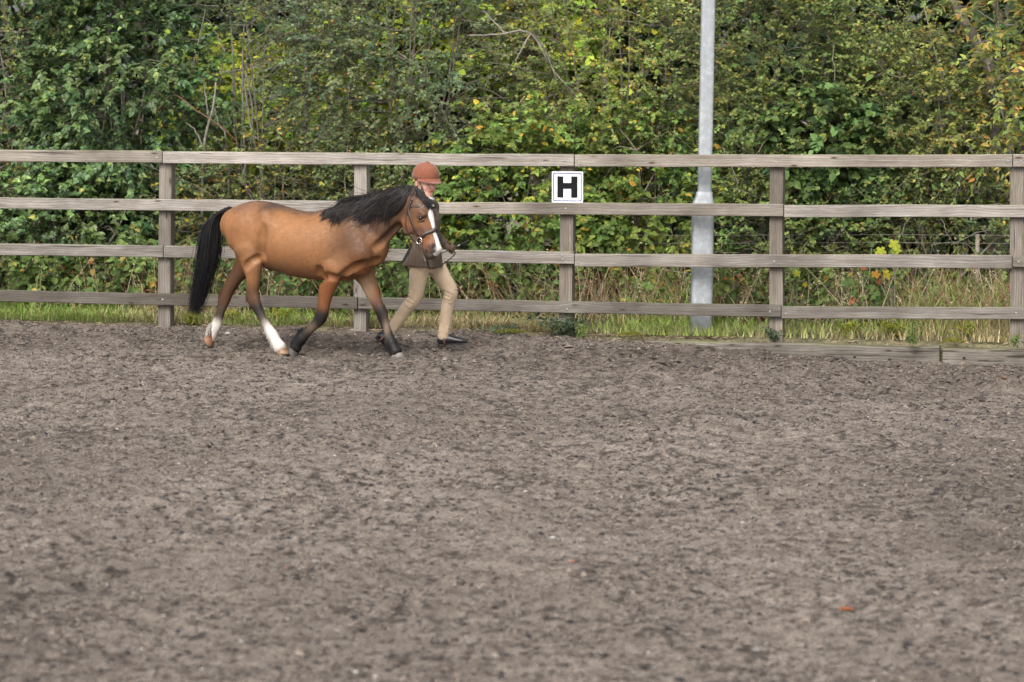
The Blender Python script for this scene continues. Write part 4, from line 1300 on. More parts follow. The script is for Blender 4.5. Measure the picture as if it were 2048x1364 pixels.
def build_person():
    Y = np.array([0, 1.0, 0]); X = np.array([1.0, 0, 0]); Z = np.array([0, 0, 1.0])
    SKIN = (0.80, 0.49, 0.385)
    root = empty('person', P_ROOT, -P_TH, 'child in rust riding hat, brown jacket and beige jodhpurs running beside the pony', 'person')
    # joints
    hipR = pp(*c3(560, 300), -0.075); kneR = pp(*c3(502, 665), -0.07); ankR = pp(*c3(228, 1045), -0.065)
    hipL = pp(*c3(735, 300), 0.075); kneL = pp(*c3(915, 585), 0.07); ankL = pp(*c3(838, 1085), 0.07)
    pel = pp(852, 520); wst = pp(851, 480); chs = pp(853, 440); nkb = pp(855, 402)
    shR = pp(846, 418, -0.145); elR = pp(842, 468, -0.20); haR = pp(862, 494, -0.17)
    shL = pp(862, 417, 0.145); elL = pp(868, 466, 0.185); wrL = pp(888, 487, 0.14); haL = pp(898, 495, 0.12)
    # head frame
    HC = pp(851.5, 364.0, 0.0)
    a = R(-42)
    hf = np.array([math.cos(a) * 0.985, math.sin(a) * 0.985, -0.17]); hf /= np.linalg.norm(hf)
    hl = np.array([-math.sin(a), math.cos(a), 0]); hu = np.cross(hf, hl)
    h = lambda f, l, u: HC + hf * f + hl * l + hu * u
    S = hl
    # ---- continuous body
    fb = Field((-0.55, -0.36, -0.03), (0.55, 0.36, 1.62), 0.006)
    def head(f, withneck=True):
        f.add(h(-0.015, 0, 0.03), h(0.012, 0, 0.03), (0.085, 0.072), (0.082, 0.070), S, 0.02, SKIN, SKIN)
        f.add(h(0.035, 0, -0.005), h(0.045, 0, -0.055), (0.050, 0.056), (0.040, 0.044), S, 0.025, SKIN, SKIN)
        f.add(h(0.050, 0, -0.06), h(0.066, 0, -0.088), 0.036, 0.020, S, 0.02, SKIN, SKIN)
        f.add(h(-0.005, 0.045, -0.055), h(0.055, 0.02, -0.085), 0.020, 0.016, S, 0.02, SKIN, SKIN)
        f.add(h(-0.005, -0.045, -0.055), h(0.055, -0.02, -0.085), 0.020, 0.016, S, 0.02, SKIN, SKIN)
        f.add(h(0.085, 0, 0.008), h(0.105, 0, -0.028), 0.0080, 0.0115, S, 0.008, SKIN, (0.80, 0.43, 0.34))
        for s_ in (-1, 1):
            f.add(h(0.058, s_ * 0.038, -0.03), h(0.06, s_ * 0.036, -0.035), 0.022, 0.02, S, 0.02, (0.80, 0.40, 0.32), (0.80, 0.40, 0.32))
            f.add(h(0.089, s_ * 0.031, -0.001), h(0.086, s_ * 0.040, -0.001), (0.009, 0.011), (0.008, 0.010), S, 0.008, sub=True)
            f.add(h(-0.012, s_ * 0.074, 0.0), h(-0.016, s_ * 0.076, -0.03), (0.018, 0.009), (0.012, 0.008), hf, 0.008, SKIN, SKIN)
        f.add(h(0.083, 0.016, -0.054), h(0.083, -0.016, -0.054), 0.0065, 0.0065, Z, 0.006, (0.52, 0.13, 0.12), (0.52, 0.13, 0.12))
        f.add(h(0.081, 0.013, -0.065), h(0.081, -0.013, -0.065), 0.0075, 0.0075, Z, 0.006, (0.52, 0.18, 0.15), (0.52, 0.18, 0.15))
        f.add(h(0.092, 0.013, -0.0595), h(0.092, -0.013, -0.0595), 0.0028, 0.0028, Z, 0.003, sub=True)
        f.add(nkb - Z * 0.02, h(-0.01, 0, -0.06), 0.050, 0.046, S, 0.02, SKIN, SKIN)
    head(fb)
    fb.chain([pel, wst, chs, nkb - Z * 0.03], [(0.068, 0.10), (0.070, 0.105), (0.085, 0.125), (0.06, 0.09)], Y, 0.03, [SKIN] * 4)
    for hp_, kn, an in ((hipR, kneR, ankR), (hipL, kneL, ankL)):
        fb.chain([hp_, (hp_ + kn) / 2, kn, kn * 0.6 + an * 0.4 - X * 0.008, an], [0.056, 0.054, 0.045, 0.043, 0.030], Y, 0.03, [SKIN] * 5)
    for sh_, el_, wr_ in ((shR, elR, haR), (shL, elL, wrL)):
        fb.chain([sh_, (sh_ + el_) / 2, el_, wr_], [0.045, 0.038, 0.032, 0.024], Y, 0.025, [SKIN] * 4)
    for an, toe in ((ankR, pp(*c3(215, 1240), -0.065)), (ankL, pp(*c3(1040, 1160), 0.07))):
        fb.chain([an, an * 0.5 + toe * 0.5 - Z * 0.012, toe], [0.028, 0.018, 0.012], Y, 0.02, [SKIN] * 3)

    # ---- hands: palm, four curled fingers, thumb; returns primitives
    def hand_prims(wrist, palm_c, dirf, nrm, bar):
        """dirf = towards the knuckles, nrm = out of the palm, bar = axis of the thing held"""
        dirf = nrmz(dirf); bar = nrmz(bar - dirf * np.dot(bar, dirf)); nrm = np.cross(dirf, bar) * np.sign(np.dot(np.cross(dirf, bar), nrm))
        pr = []
        k0 = palm_c + dirf * 0.034
        pr.append((wrist, palm_c - dirf * 0.02, (0.021, 0.017), (0.024, 0.014), nrm))
        pr.append((palm_c - dirf * 0.02, k0, (0.026, 0.013), (0.033, 0.013), nrm))
        for i, (o, l) in enumerate(((0.027, 0.92), (0.009, 1.0), (-0.009, 0.95), (-0.026, 0.8))):
            b0 = k0 + bar * o
            q1 = b0 + (dirf * 0.018 + nrm * 0.020) * l
            q2 = q1 + (-dirf * 0.012 + nrm * 0.018) * l
            q3 = q2 + (-dirf * 0.022 - nrm * 0.006) * l
            pr += [(b0, q1, 0.0098, 0.0094, bar), (q1, q2, 0.0094, 0.0088, bar), (q2, q3, 0.0088, 0.0078, bar)]
        t0 = palm_c - dirf * 0.012 + bar * 0.026; t1 = t0 + bar * 0.016 + nrm * 0.020 + dirf * 0.014; t2 = t1 - bar * 0.004 + nrm * 0.012 + dirf * 0.018
        pr += [(t0, t1, 0.0125, 0.0105, bar), (t1, t2, 0.0105, 0.0085, bar)]
        return pr
    # left hand grips the cane that points up to the right
    caneA = pp(938, 481, 0.12); caneB = pp(793, 549, 0.10)
    bar = nrmz(caneA - caneB)
    dl = nrmz(np.array([0.75, -0.15, -0.35]))
    HL = hand_prims(wrL, haL, dl, np.array([0.2, -1, -0.6]), bar)
    HR_ = hand_prims(haR - np.array([0.03, 0, -0.01]), haR + X * 0.01, np.array([0.8, -0.5, 0.1]), np.array([0, -0.6, 0.6]), np.array([0, 0.3, 1.0]))
    for pr in (HL, HR_):
        for A_, B_, ra, rb, sd_ in pr:
            fb.add(A_, B_, ra, rb, sd_, 0.004, SKIN, SKIN)
    V, Q = fb.skin(1)
    C = fb.colors(V, 0.006)
    nz = vnoise(V[:, 0] * 60, V[:, 1] * 60, V[:, 2] * 60, seed=8)
    C = C * (1 + 0.05 * nz[:, None])
    for s_ in (-1, 1):                              # brows
        w = np.exp(-((np.linalg.norm((V - h(0.088, s_ * 0.032, 0.014)) * 1.0, axis=1)) / 0.010) ** 2)[:, None] * 0.6
        C = C * (1 - w) + np.array((0.22, 0.12, 0.07)) * w
    q_ = V - HC
    qf, ql, qu = q_ @ hf, q_ @ hl, q_ @ hu
    def paint(u0, su, l0, sl, col, amt):
        nonlocal C
        w = (np.exp(-((qu - u0) / su) ** 2 - ((ql - l0) / sl) ** 2) * (qf > 0.045) * amt)[:, None]
        C = C * (1 - w) + np.array(col) * w
    paint(-0.060, 0.0085, 0.0, 0.017, (0.52, 0.12, 0.11), 0.9)
    paint(-0.060, 0.0028, 0.0, 0.015, (0.16, 0.04, 0.04), 0.8)
    for s_ in (-1, 1):
        paint(0.016, 0.0045, s_ * 0.032, 0.013, (0.26, 0.14, 0.08), 0.75)
        paint(0.000, 0.0070, s_ * 0.032, 0.014, (0.30, 0.17, 0.14), 0.6)
        paint(-0.034, 0.0045, s_ * 0.009, 0.005, (0.28, 0.10, 0.08), 0.6)
        paint(-0.032, 0.018, s_ * 0.040, 0.016, (0.78, 0.33, 0.27), 0.45)
    m, nt, b, o = new_mat('skin')
    at = nd(nt, 'ShaderNodeAttribute', attribute_name='col'); nt.links.new(at.outputs['Color'], b.inputs['Base Color'])
    b.inputs['Roughness'].default_value = 0.5; b.inputs['Subsurface Weight'].default_value = 0.15; b.inputs['Subsurface Radius'].default_value = (0.01, 0.004, 0.002); b.inputs['Subsurface Scale'].default_value = 0.5
    obj('body', mesh_np('body', V, Q.ravel(), np.full(len(Q), 4), C, True), m, root)

    def ball(name, c, r, mat, par, n=12):
        mb = MB()
        nu, nv_ = n, n // 2 + 2
        Vv = [c + r * np.array([math.sin(math.pi * i / nv_) * math.cos(2 * math.pi * j / nu), math.sin(math.pi * i / nv_) * math.sin(2 * math.pi * j / nu), math.cos(math.pi * i / nv_)]) for i in range(nv_ + 1) for j in range(nu)]
        mb.add(Vv, [[i * nu + j, (i + 1) * nu + j, (i + 1) * nu + (j + 1) % nu, i * nu + (j + 1) % nu] for i in range(nv_) for j in range(nu)])
        return obj(name, mb.mesh(name, True), mat, par)
    M_EYW = plain('eye_white', (0.5, 0.47, 0.44), 0.3, 0, 0.05, 10, 0)
    M_IRIS = plain('iris', (0.06, 0.045, 0.035), 0.2, 0, 0.05, 10, 0)
    for s_ in (-1, 1):
        e = ball('eye', h(0.0755, s_ * 0.031, -0.003), 0.0105, M_EYW, root)
        ball('iris', h(0.0825, s_ * 0.0315, -0.0045), 0.0050, M_IRIS, e)

    # ---- hair under the hat
    M_CHAIR = plain('fair_hair', (0.30, 0.19, 0.09), 0.6, 0, 0.4, 120, 0.4)
    f = Field(HC - 0.17, HC + 0.17, 0.006)
    f.add(h(-0.06, 0, -0.035), h(-0.035, 0, 0.02), (0.05, 0.066), (0.06, 0.075), S, 0.02)
    for s_ in (-1, 1): f.add(h(0.016, s_ * 0.070, 0.012), h(0.010, s_ * 0.072, -0.012), (0.013, 0.006), (0.007, 0.005), S, 0.01)
    V, Q = f.skin(1); obj('hair', mesh_np('hair', V, Q.ravel(), np.full(len(Q), 4), None, True), M_CHAIR, root)

    # ---- riding hat
    M_VELV = plain('rust_velvet', (0.20, 0.066, 0.035), 0.9, 0, 0.22, 45, 0.05, 0.25)
    hu2 = nrmz(hu + hf * 0.05)
    HK = h(-0.008, 0, 0.052)
    mb = MB(); nu, nv_ = 40, 14
    Vv = []
    for i in range(nv_ + 1):
        ph = math.pi / 2 * i / nv_
        for j in range(nu):
            t = 2 * math.pi * j / nu
            rx, ry = 0.122, 0.104
            rr = math.cos(ph) ** 0.82 if i < nv_ else 0.02
            Vv.append(HK + hf * (rx * rr * math.cos(t)) + hl * (ry * rr * math.sin(t)) + hu2 * (0.106 * math.sin(ph) ** 0.95))
    n0 = len(Vv)
    for j in range(nu):                              # rim dropping a little at the back
        t = 2 * math.pi * j / nu
        Vv.append(HK + hf * (0.122 * math.cos(t)) + hl * (0.105 * math.sin(t)) - hu2 * (0.024 + 0.016 * max(0, -math.cos(t))))
    for j in range(nu):
        t = 2 * math.pi * j / nu
        Vv.append(HK + hf * (0.112 * math.cos(t)) + hl * (0.095 * math.sin(t)) - hu2 * (0.022 + 0.016 * max(0, -math.cos(t))))
    F = [[i * nu + j, i * nu + (j + 1) % nu, (i + 1) * nu + (j + 1) % nu, (i + 1) * nu + j] for i in range(nv_) for j in range(nu)]
    F += [[n0 + j, n0 + (j + 1) % nu, (j + 1) % nu, j] for j in range(nu)]
    F += [[n0 + nu + j, n0 + nu + (j + 1) % nu, n0 + (j + 1) % nu, n0 + j] for j in range(nu)]
    F.append([nv_ * nu + j for j in range(nu)])
    mb.add(Vv, F)
    hat = obj('riding_hat', mb.mesh('riding_hat', True), M_VELV, root)
    # peak
    mb = MB(); Vv = []; na = 18
    for lay_ in (0, 1):
        for k_, (ex, dz) in enumerate(((0.0, -0.006), (0.5, -0.016), (1.0, -0.022))):
            for j in range(na + 1):
                t = R(-72 + 144 * j / na)
                r_ = 1 + 0.46 * ex * max(0, math.cos(t * 1.18)) ** 0.8
                Vv.append(HK + hf * (0.120 * r_ * math.cos(t)) + hl * (0.103 * (1 + 0.10 * ex) * math.sin(t)) + hu2 * (dz - 0.006 * lay_ + 0.012 * math.cos(t) * (1 - ex) - 0.010))
    na1 = na + 1
    F = []
    for k_ in range(2):
        for j in range(na):
            a0 = k_ * na1 + j
            F.append([a0, a0 + 1, a0 + 1 + na1, a0 + na1][::-1]); F.append([x + 3 * na1 for x in (a0, a0 + 1, a0 + 1 + na1, a0 + na1)])
    for j in range(na):
        a0 = 2 * na1 + j
        F.append([a0, a0 + 1, a0 + 1 + 3 * na1, a0 + 3 * na1])
    mb.add(Vv, F)
    obj('peak', mb.mesh('peak', True), M_VELV, hat)
    # button and band
    mb = MB(); a_ = np.linspace(0, 2 * math.pi, 14, endpoint=False)
    pr = [(0.020, 0.0), (0.021, 0.006), (0.014, 0.012), (0.003, 0.014)]
    Vv = np.concatenate([HK + hu2 * (0.102 + z) + r_ * (np.cos(a_)[:, None] * hf + np.sin(a_)[:, None] * hl) for r_, z in pr])
    mb.add(Vv, [[i * 14 + j, i * 14 + (j + 1) % 14, (i + 1) * 14 + (j + 1) % 14, (i + 1) * 14 + j] for i in range(3) for j in range(14)] + [[42 + j for j in range(14)]])
    obj('button', mb.mesh('button', True), M_VELV, hat)
    # harness
    M_STRAP = plain('hat_harness', (0.45, 0.33, 0.20), 0.6, 0, 0.2, 40, 0.1)
    mb = MB()
    for s_ in (-1, 1):
        mb.tube(spline([h(0.022, s_ * 0.079, 0.03), h(0.020, s_ * 0.077, -0.02), h(0.022, s_ * 0.062, -0.07), h(0.045, s_ * 0.02, -0.112)], 10), 0.0055, 6)
    obj('harness', mb.mesh('harness', True), M_STRAP, hat)

    # ---- jodhpurs
    m, nt, b, o = new_mat('beige_jodhpur_cloth')
    tc = nd(nt, 'ShaderNodeTexCoord')
    n1 = noise(nt, 14, tc.outputs['Object'], 3, 0.6, 0.6); n2 = noise(nt, 220, tc.outputs['Object'], 2)
    nt.links.new(ramp(nt, [(0.3, (0.44, 0.325, 0.215)), (0.7, (0.54, 0.41, 0.285))], n1), b.inputs['Base Color'])
    b.inputs['Roughness'].default_value = 0.85; b.inputs['Sheen Weight'].default_value = 0.2
    f = Field((-0.50, -0.26, 0.0), (0.45, 0.26, 0.95), 0.006)
    f.chain([pel + Z * 0.03, pel - Z * 0.03], [(0.090, 0.125), (0.095, 0.13)], Y, 0.03)
    for sd_, hp_, kn, an, fl in ((-1, hipR, kneR, ankR, -1), (1, hipL, kneL, ankL, 1)):
        mid = (hp_ + kn) / 2 + X * 0.006; sh2 = kn * 0.5 + an * 0.5 - X * 0.006
        f.chain([hp_ + Z * 0.02, mid, kn + X * 0.004, kn * 0.72 + an * 0.28 - X * 0.006, sh2, an + (kn - an) * 0.12, an - (kn - an) * 0.02],
                [(0.080, 0.068), (0.069, 0.066), (0.057, 0.056), (0.053, 0.052), (0.050, 0.050), (0.047, 0.046), (0.050, 0.048)], Y, 0.03)
        # folds at the back of the knee and round the ankle
        for i in range(6):
            t = -0.16 + 0.075 * i
            c_ = kn * (1 - abs(t)) + (an if t > 0 else hp_) * abs(t)
            bk = -X * (0.030 + 0.02 * math.sin(i * 2.1)) + Y * sd_ * 0.01 * math.sin(i * 3)
            f.add(c_ + bk + Y * -0.045 + Z * 0.012, c_ + bk * 0.2 + X * 0.03 - Y * 0.056 - Z * 0.014, 0.0045, 0.003, Y, 0.016)
        for i in range(3):
            t = 0.80 + 0.06 * i
            c_ = kn * (1 - t) + an * t
            f.add(c_ - X * 0.04 - Y * 0.03 + Z * 0.01, c_ + X * 0.035 - Y * 0.036 - Z * 0.006, 0.005, 0.004, Y, 0.016)
    f.add(pp(*c3(640, 330), -0.09), pp(*c3(668, 395), -0.04), 0.010, 0.008, Y, 0.02, sub=True)
    V, Q = f.skin(1)
    obj('jodhpurs', mesh_np('jodhpurs', V, Q.ravel(), np.full(len(Q), 4), None, True), m, root)

    # ---- jacket
    m, nt, b, o = new_mat('brown_tweed')
    tc = nd(nt, 'ShaderNodeTexCoord')
    n1 = noise(nt, 260, tc.outputs['Object'], 2, 0.7); n2 = noise(nt, 6, tc.outputs['Object'], 3)
    ck = nd(nt, 'ShaderNodeTexWave', bands_direction='X'); ck.inputs['Scale'].default_value = 9; ck.inputs['Distortion'].default_value = 0.5
    nt.links.new(tc.outputs['Object'], ck.inputs['Vector'])
    c = ramp(nt, [(0.3, (0.070, 0.049, 0.034)), (0.7, (0.150, 0.108, 0.078))], n1)
    c = mix(nt, c, ramp(nt, [(0.35, (0.8,) * 3), (0.65, (1.15,) * 3)], n2), 1.0, 'MULTIPLY')
    c = mix(nt, c, ramp(nt, [(0.85, (1.0,) * 3), (0.97, (0.75,) * 3)], ck.outputs['Fac']), 1.0, 'MULTIPLY')
    nt.links.new(c, b.inputs['Base Color']); b.inputs['Roughness'].default_value = 0.95
    bump(nt, b, n1, 0.3, 0.003)
    M_TWEED = m
    f = Field((-0.35, -0.38, 0.60), (0.40, 0.38, 1.36), 0.006)
    f.chain([pp(849, 530), pp(850, 505), wst, chs + Z * 0.01, nkb - Z * 0.045], [(0.150, 0.165), (0.132, 0.155), (0.105, 0.138), (0.115, 0.15), (0.075, 0.11)], Y, 0.03)
    f.add(pp(826, 522, 0), pp(818, 533, 0), (0.06, 0.11), (0.055, 0.11), Y, 0.03)                   # skirt flaring behind
    for sh_, el_, wr_ in ((shR, elR, haR), (shL, elL, wrL)):
        f.chain([sh_ + Z * 0.01, (sh_ + el_) / 2, el_, (el_ + wr_) / 2, wr_ * 0.92 + el_ * 0.08], [0.062, 0.054, 0.049, 0.043, 0.039], Y, 0.03)
        f.add(nkb - Z * 0.04, sh_ + Z * 0.012, 0.055, 0.058, Y, 0.03)
    # straight hem, cut away below
    hemL, hemR = pp(805, 531, 0), pp(890, 534, 0)
    g = [f.lo[i] + f.h * np.arange(f.dim[i]) for i in range(3)]
    G = np.stack(np.meshgrid(*g, indexing='ij'), -1)
    zc = hemL[2] + (hemR[2] - hemL[2]) * (G[..., 0] - hemL[0]) / (hemR[0] - hemL[0])
    f.f = np.maximum(f.f, (zc - G[..., 2]).astype(np.float32))
    V, Q = f.skin(1)
    jk = obj('jacket', mesh_np('jacket', V, Q.ravel(), np.full(len(Q), 4), None, True), M_TWEED, root)
    # black lining flap of the back vent
    M_LIN = plain('jacket_lining', (0.012, 0.012, 0.014), 0.7, 0, 0.1, 20, 0)
    mb = MB()
    t0, t1, t2 = pp(*c2(495, 1130), -0.05), pp(*c2(395, 1315), -0.06), pp(*c2(450, 1330), -0.10)
    t3 = pp(*c2(530, 1100), -0.10)
    e = X * -0.004
    mb.add([t0, t1, t2, t3, t0 + Y * .004, t1 + Y * .004, t2 + Y * .004, t3 + Y * .004], [[0, 1, 2, 3], [7, 6, 5, 4], [0, 4, 5, 1], [1, 5, 6, 2], [2, 6, 7, 3], [3, 7, 4, 0]])
    obj('vent_lining', mb.mesh('vent_lining'), M_LIN, jk)
    # collar, lapel and shirt
    mb = MB()
    ring = [nkb + np.array([0.062 * math.cos(t), 0.070 * math.sin(t), 0.0 - 0.012 * math.cos(t)]) for t in np.linspace(-math.pi, math.pi, 22)]
    mb.tube(ring, 0.014, 6, flat=((0, 0, 1), 1.7))
    obj('collar', mb.mesh('collar', True), M_TWEED, jk)
    M_SHIRT = plain('shirt', (0.62, 0.60, 0.57), 0.7, 0, 0.05, 40, 0.05)
    mb = MB()
    ring = [nkb + np.array([0.050 * math.cos(t), 0.056 * math.sin(t), 0.020 - 0.010 * math.cos(t)]) for t in np.linspace(-math.pi, math.pi, 20)]
    mb.tube(ring, 0.009, 6, flat=((0, 0, 1), 2.0))
    obj('shirt_collar', mb.mesh('shirt_collar', True), M_SHIRT, root)
    M_BTN = plain('button', (0.03, 0.022, 0.018), 0.35, 0, 0.1, 20, 0)
    for i in range(3):
        ball('jacket_button', pp(868 + i * 2, 455 + 22 * i, -0.09), 0.008, M_BTN, jk, 8)

    # ---- gloves
    M_GLV = plain('brown_glove', (0.085, 0.05, 0.033), 0.75, 0, 0.25, 90, 0.2)
    for pr, wr_ in ((HL, wrL), (HR_, haR)):
        lo_ = np.min([np.minimum(p[0], p[1]) for p in pr], 0) - 0.05; hi_ = np.max([np.maximum(p[0], p[1]) for p in pr], 0) + 0.05
        f = Field(lo_, hi_, 0.0032)
        for A_, B_, ra, rb, sd_ in pr:
            g_ = lambda r_: tuple(x + 0.0018 for x in r_) if not np.isscalar(r_) else r_ + 0.0014
            f.add(A_, B_, g_(ra), g_(rb), sd_, 0.004)
        V, Q = f.skin(1)
        obj('glove', mesh_np('glove', V, Q.ravel(), np.full(len(Q), 4), None, True), M_GLV, root)

    # ---- boots
    M_BOOT = plain('black_boot_leather', (0.014, 0.014, 0.016), 0.28, 0, 0.2, 60, 0.08)
    M_SOLE = plain('boot_sole', (0.02, 0.018, 0.017), 0.7, 0, 0.2, 60, 0.1)
    M_BAND = plain('brown_strap', (0.15, 0.065, 0.04), 0.55, 0, 0.2, 60, 0.1)
    def boot(an, heel, toe, lat):
        d = nrmz(toe - heel); up = nrmz(Z - d * np.dot(Z, d)) if abs(d[2]) < 0.85 else nrmz(X - d * np.dot(X, d))
        if np.dot(up, an - heel) < 0: up = -up
        L = np.linalg.norm(toe - heel)
        P = lambda t, u_, l=0: heel + d * (L * t) + up * u_ + Y * l
        f = Field(np.minimum(heel, toe) - 0.13, np.maximum(heel, toe) + 0.16, 0.0045)
        f.add(P(0.20, 0.050), an + nrmz(an - P(0.16, 0.05)) * 0.01, (0.042, 0.036), (0.044, 0.039), Y, 0.03)
        f.chain([P(0.12, 0.040), P(0.40, 0.046), P(0.66, 0.036), P(0.86, 0.027), P(0.955, 0.023)], [(0.036, 0.034), (0.042, 0.036), (0.030, 0.039), (0.023, 0.034), (0.017, 0.022)], Y, 0.015)
        V, Q = f.skin(1)
        bt = obj('boot', mesh_np('boot', V, Q.ravel(), np.full(len(Q), 4), None, True), M_BOOT, root)
        f = Field(np.minimum(heel, toe) - 0.10, np.maximum(heel, toe) + 0.10, 0.0045)
        f.chain([P(0.06, 0.010), P(0.3, 0.012), P(0.5, 0.010), P(0.75, 0.006), P(0.97, 0.010)], [(0.007, 0.033), (0.006, 0.030), (0.006, 0.033), (0.007, 0.038), (0.006, 0.020)], Y, 0.006)
        f.add(P(0.07, 0.0), P(0.20, 0.0), (0.010, 0.031), (0.010, 0.030), Y, 0.004)
        V, Q = f.skin(1)
        obj('sole', mesh_np('sole', V, Q.ravel(), np.full(len(Q), 4), None, True), M_SOLE, bt)
        mb = MB()
        lp = [P(0.27, 0.004, 0) + 0.044 * (np.array([0, 1, 0]) * math.sin(t)) + up * (0.044 - 0.046 * math.cos(t)) for t in np.linspace(-2.2, 2.2, 18)]
        mb.tube(lp, 0.0035, 6, flat=(tuple(d), 2.6))
        obj('strap', mb.mesh('strap', True), M_BAND, bt)
        q = P(0.27, 0.076, -0.040)
        mb = MB(); mb.box(q, (0.007, 0.002, 0.007)); obj('buckle', mb.mesh('buckle'), M_NAIL, bt)
    boot(ankL, pp(*c3(772, 1205), 0.07), pp(*c3(1106, 1180), 0.07), 0.07)
    boot(ankR, pp(*c3(65, 1105), -0.065), pp(*c3(222, 1285), -0.065), -0.065)

    # ---- show cane in the left hand
    M_CANE = plain('cane_leather', (0.05, 0.032, 0.024), 0.5, 0, 0.3, 60, 0.1)
    M_GRIP = plain('black_grip', (0.014, 0.014, 0.014), 0.5, 0, 0.2, 60, 0.1)
    M_SILV = plain('silver_collar', (0.6, 0.6, 0.6), 0.25, 0.9, 0.1, 60, 0)
    w = lambda p: P_ROOT + P_F * p[0] + P_L * p[1] + Z * p[2]
    ck_ = empty('riding_cane', w(caneB), 0, "thin brown riding cane with black grip held in the child's gloved hand", 'cane')
    ol = np.array(ck_.location)
    lin = lambda t: w(caneB) + (w(caneA) - w(caneB)) * t - ol
    for nm, t0_, t1_, r0, r1, mt in (('shaft', 0.0, 0.84, 0.0028, 0.0042, M_CANE), ('collar', 0.84, 0.875, 0.0062, 0.0062, M_SILV), ('grip', 0.875, 1.0, 0.0065, 0.0085, M_GRIP)):
        mb = MB(); mb.tube([lin(t) for t in np.linspace(t0_, t1_, 8)], np.linspace(r0, r1, 8), 8)
        obj(nm, mb.mesh(nm, True), mt, ck_)
    return root, w(haL), w(haR)

PERSON = build_person()

# ------------------------------------------------------------------ bridle
def build_bridle():
    fld = HORSE[1]
    M_LEA = plain('dark_brown_leather', (0.045, 0.027, 0.020), 0.45, 0, 0.25, 90, 0.1)
    M_BIT = plain('bit_steel', (0.62, 0.60, 0.56), 0.22, 1.0, 0.08, 40, 0)
    M_DIA = plain('browband_stone', (0.55, 0.53, 0.52), 0.2, 0.4, 0.3, 300, 0)
    root = empty('bridle', H_ROOT, -H_TH, "dark brown leather bridle with steel bit on the pony's head", 'bridle')
    def snap(p, lift=0.007):
        """push a local point out of the head, sideways from the midline, until it lies on the skin"""
        c = p - HD_L * np.dot(p - _poll, HD_L)
        d = p - c; L = np.linalg.norm(d)
        d = d / L if L > 1e-4 else -HD_L
        for t in np.arange(0.14, 0.0, -0.002):
            q = c + d * t
            if fld.inside(q[None])[0] < 0: return q + d * lift
        return p
    def mir(p): return p - 2 * np.dot(p - _poll, HD_L) * HD_L
    def strap(name, pts, hw, par=root, mat=M_LEA, side=None, n=22, both=False):
        mb = MB()
        for fm in ((lambda p: p), mir) if both else ((lambda p: p),):
            q = np.array([fm(p) for p in spline(pts, n)])
            mb.tube(q, 0.0028, 6, flat=(side if side is not None else HD_F, hw / 0.0028))
        return obj(name, mb.mesh(name, True), mat, par)
    nr = lambda x, y, lt=-0.06: snap(hh(x, y, lt))
    # cheekpiece (near and far), from the poll to the bit ring
    cp = [nr(1443, 318, -0.05), nr(1425, 372, -0.06), nr(1440, 420, -0.06), nr(1458, 480, -0.06), nr(1482, 535, -0.05)]
    fw_ = nrmz(cp[-1] - cp[0]); sidev = np.cross(fw_, HD_L)
    for fm in (lambda p: p, mir):
        strap('cheekpiece', [fm(p) for p in cp], 0.012, side=sidev)
    # second strap of the headpiece down to the noseband, and throat lash
    tl = [nr(1440, 330, -0.05), nr(1412, 400, -0.06), nr(1408, 470, -0.06), nr(1425, 530, -0.05), hh(1450, 565, -0.02), mir(hh(1450, 565, -0.02)), mir(nr(1425, 530, -0.05)), mir(nr(1408, 470, -0.06))]
    strap('throat_lash', tl, 0.007, side=HD_F, n=40)
    # headpiece over the poll
    hp_ = [cp[0], hh(1452, 262, -0.04), hh(1468, 248, 0.0), mir(hh(1452, 262, -0.04)), mir(cp[0])]
    strap('headpiece', hp_, 0.013, side=HD_F, n=20)
    # browband with a row of stones
    bb = [nr(1440, 352, -0.05), nr(1490, 350, -0.05), snap(hh(1530, 342, -0.03)), hh(1568, 344, 0.0) + HD_F * 0.010, mir(snap(hh(1530, 342, -0.03))), mir(nr(1490, 350, -0.05))]
    b_ = strap('browband', bb, 0.013, side=(0, 0, 1), n=30)
    q = spline(bb, 60)
    mb = MB()
    for i in range(14, 40, 2):
        mb.box(q[i] - HD_L * 0.004 + HD_F * 0.003 + np.array([0, 0, 0.004 if i % 4 else -0.004]), (0.003, 0.003, 0.003))
    tag(obj('stones', mb.mesh('stones'), M_DIA, b_), kind='stuff')
    # noseband
    nb = [hh(1470, 560, -0.02), nr(1482, 552, -0.05), nr(1515, 525, -0.05), nr(1560, 505, -0.03), hh(1590, 488, 0.0) + HD_F * 0.002, mir(nr(1560, 505, -0.03)), mir(nr(1515, 525, -0.05)), mir(nr(1482, 552, -0.05)), mir(hh(1470, 560, -0.02))]
    strap('noseband', nb, 0.017, side=fw_, n=44)
    # bit rings, with mouthpiece
    for i, fm in enumerate((lambda p: p, mir)):
        c = fm(nr(1490, 562, -0.05) - HD_L * 0.008)
        mb = MB(); a = np.linspace(0, 2 * math.pi, 25)
        mb.tube([c + 0.026 * (math.cos(t) * HD_F + math.sin(t) * np.array([0, 0, 1.0])) for t in a], 0.0038, 6)
        r_ = obj('bit_ring', mb.mesh('bit_ring', True), M_BIT, root)
    c = nr(1490, 562, -0.05)
    mb = MB(); mb.tube([c, mir(c)], 0.005, 6); obj('mouthpiece', mb.mesh('mouthpiece', True), M_BIT, root)
    # curb chain and its drop under the chin
    mb = MB()
    ch = spline([c + np.array([0, 0, -0.02]), hh(1500, 610, -0.055), hh(1512, 655, -0.05), hh(1522, 685, -0.045)], 16)
    for i, p in enumerate(ch):
        mb.box(p, (0.004, 0.003, 0.0055) if i % 2 else (0.0055, 0.003, 0.004))
    tag(obj('curb_chain', mb.mesh('curb_chain'), M_BIT, root), kind='stuff')
    # reins: bit, slack loop under the chin, up to the child's hand
    Z = np.array([0, 0, 1.0])
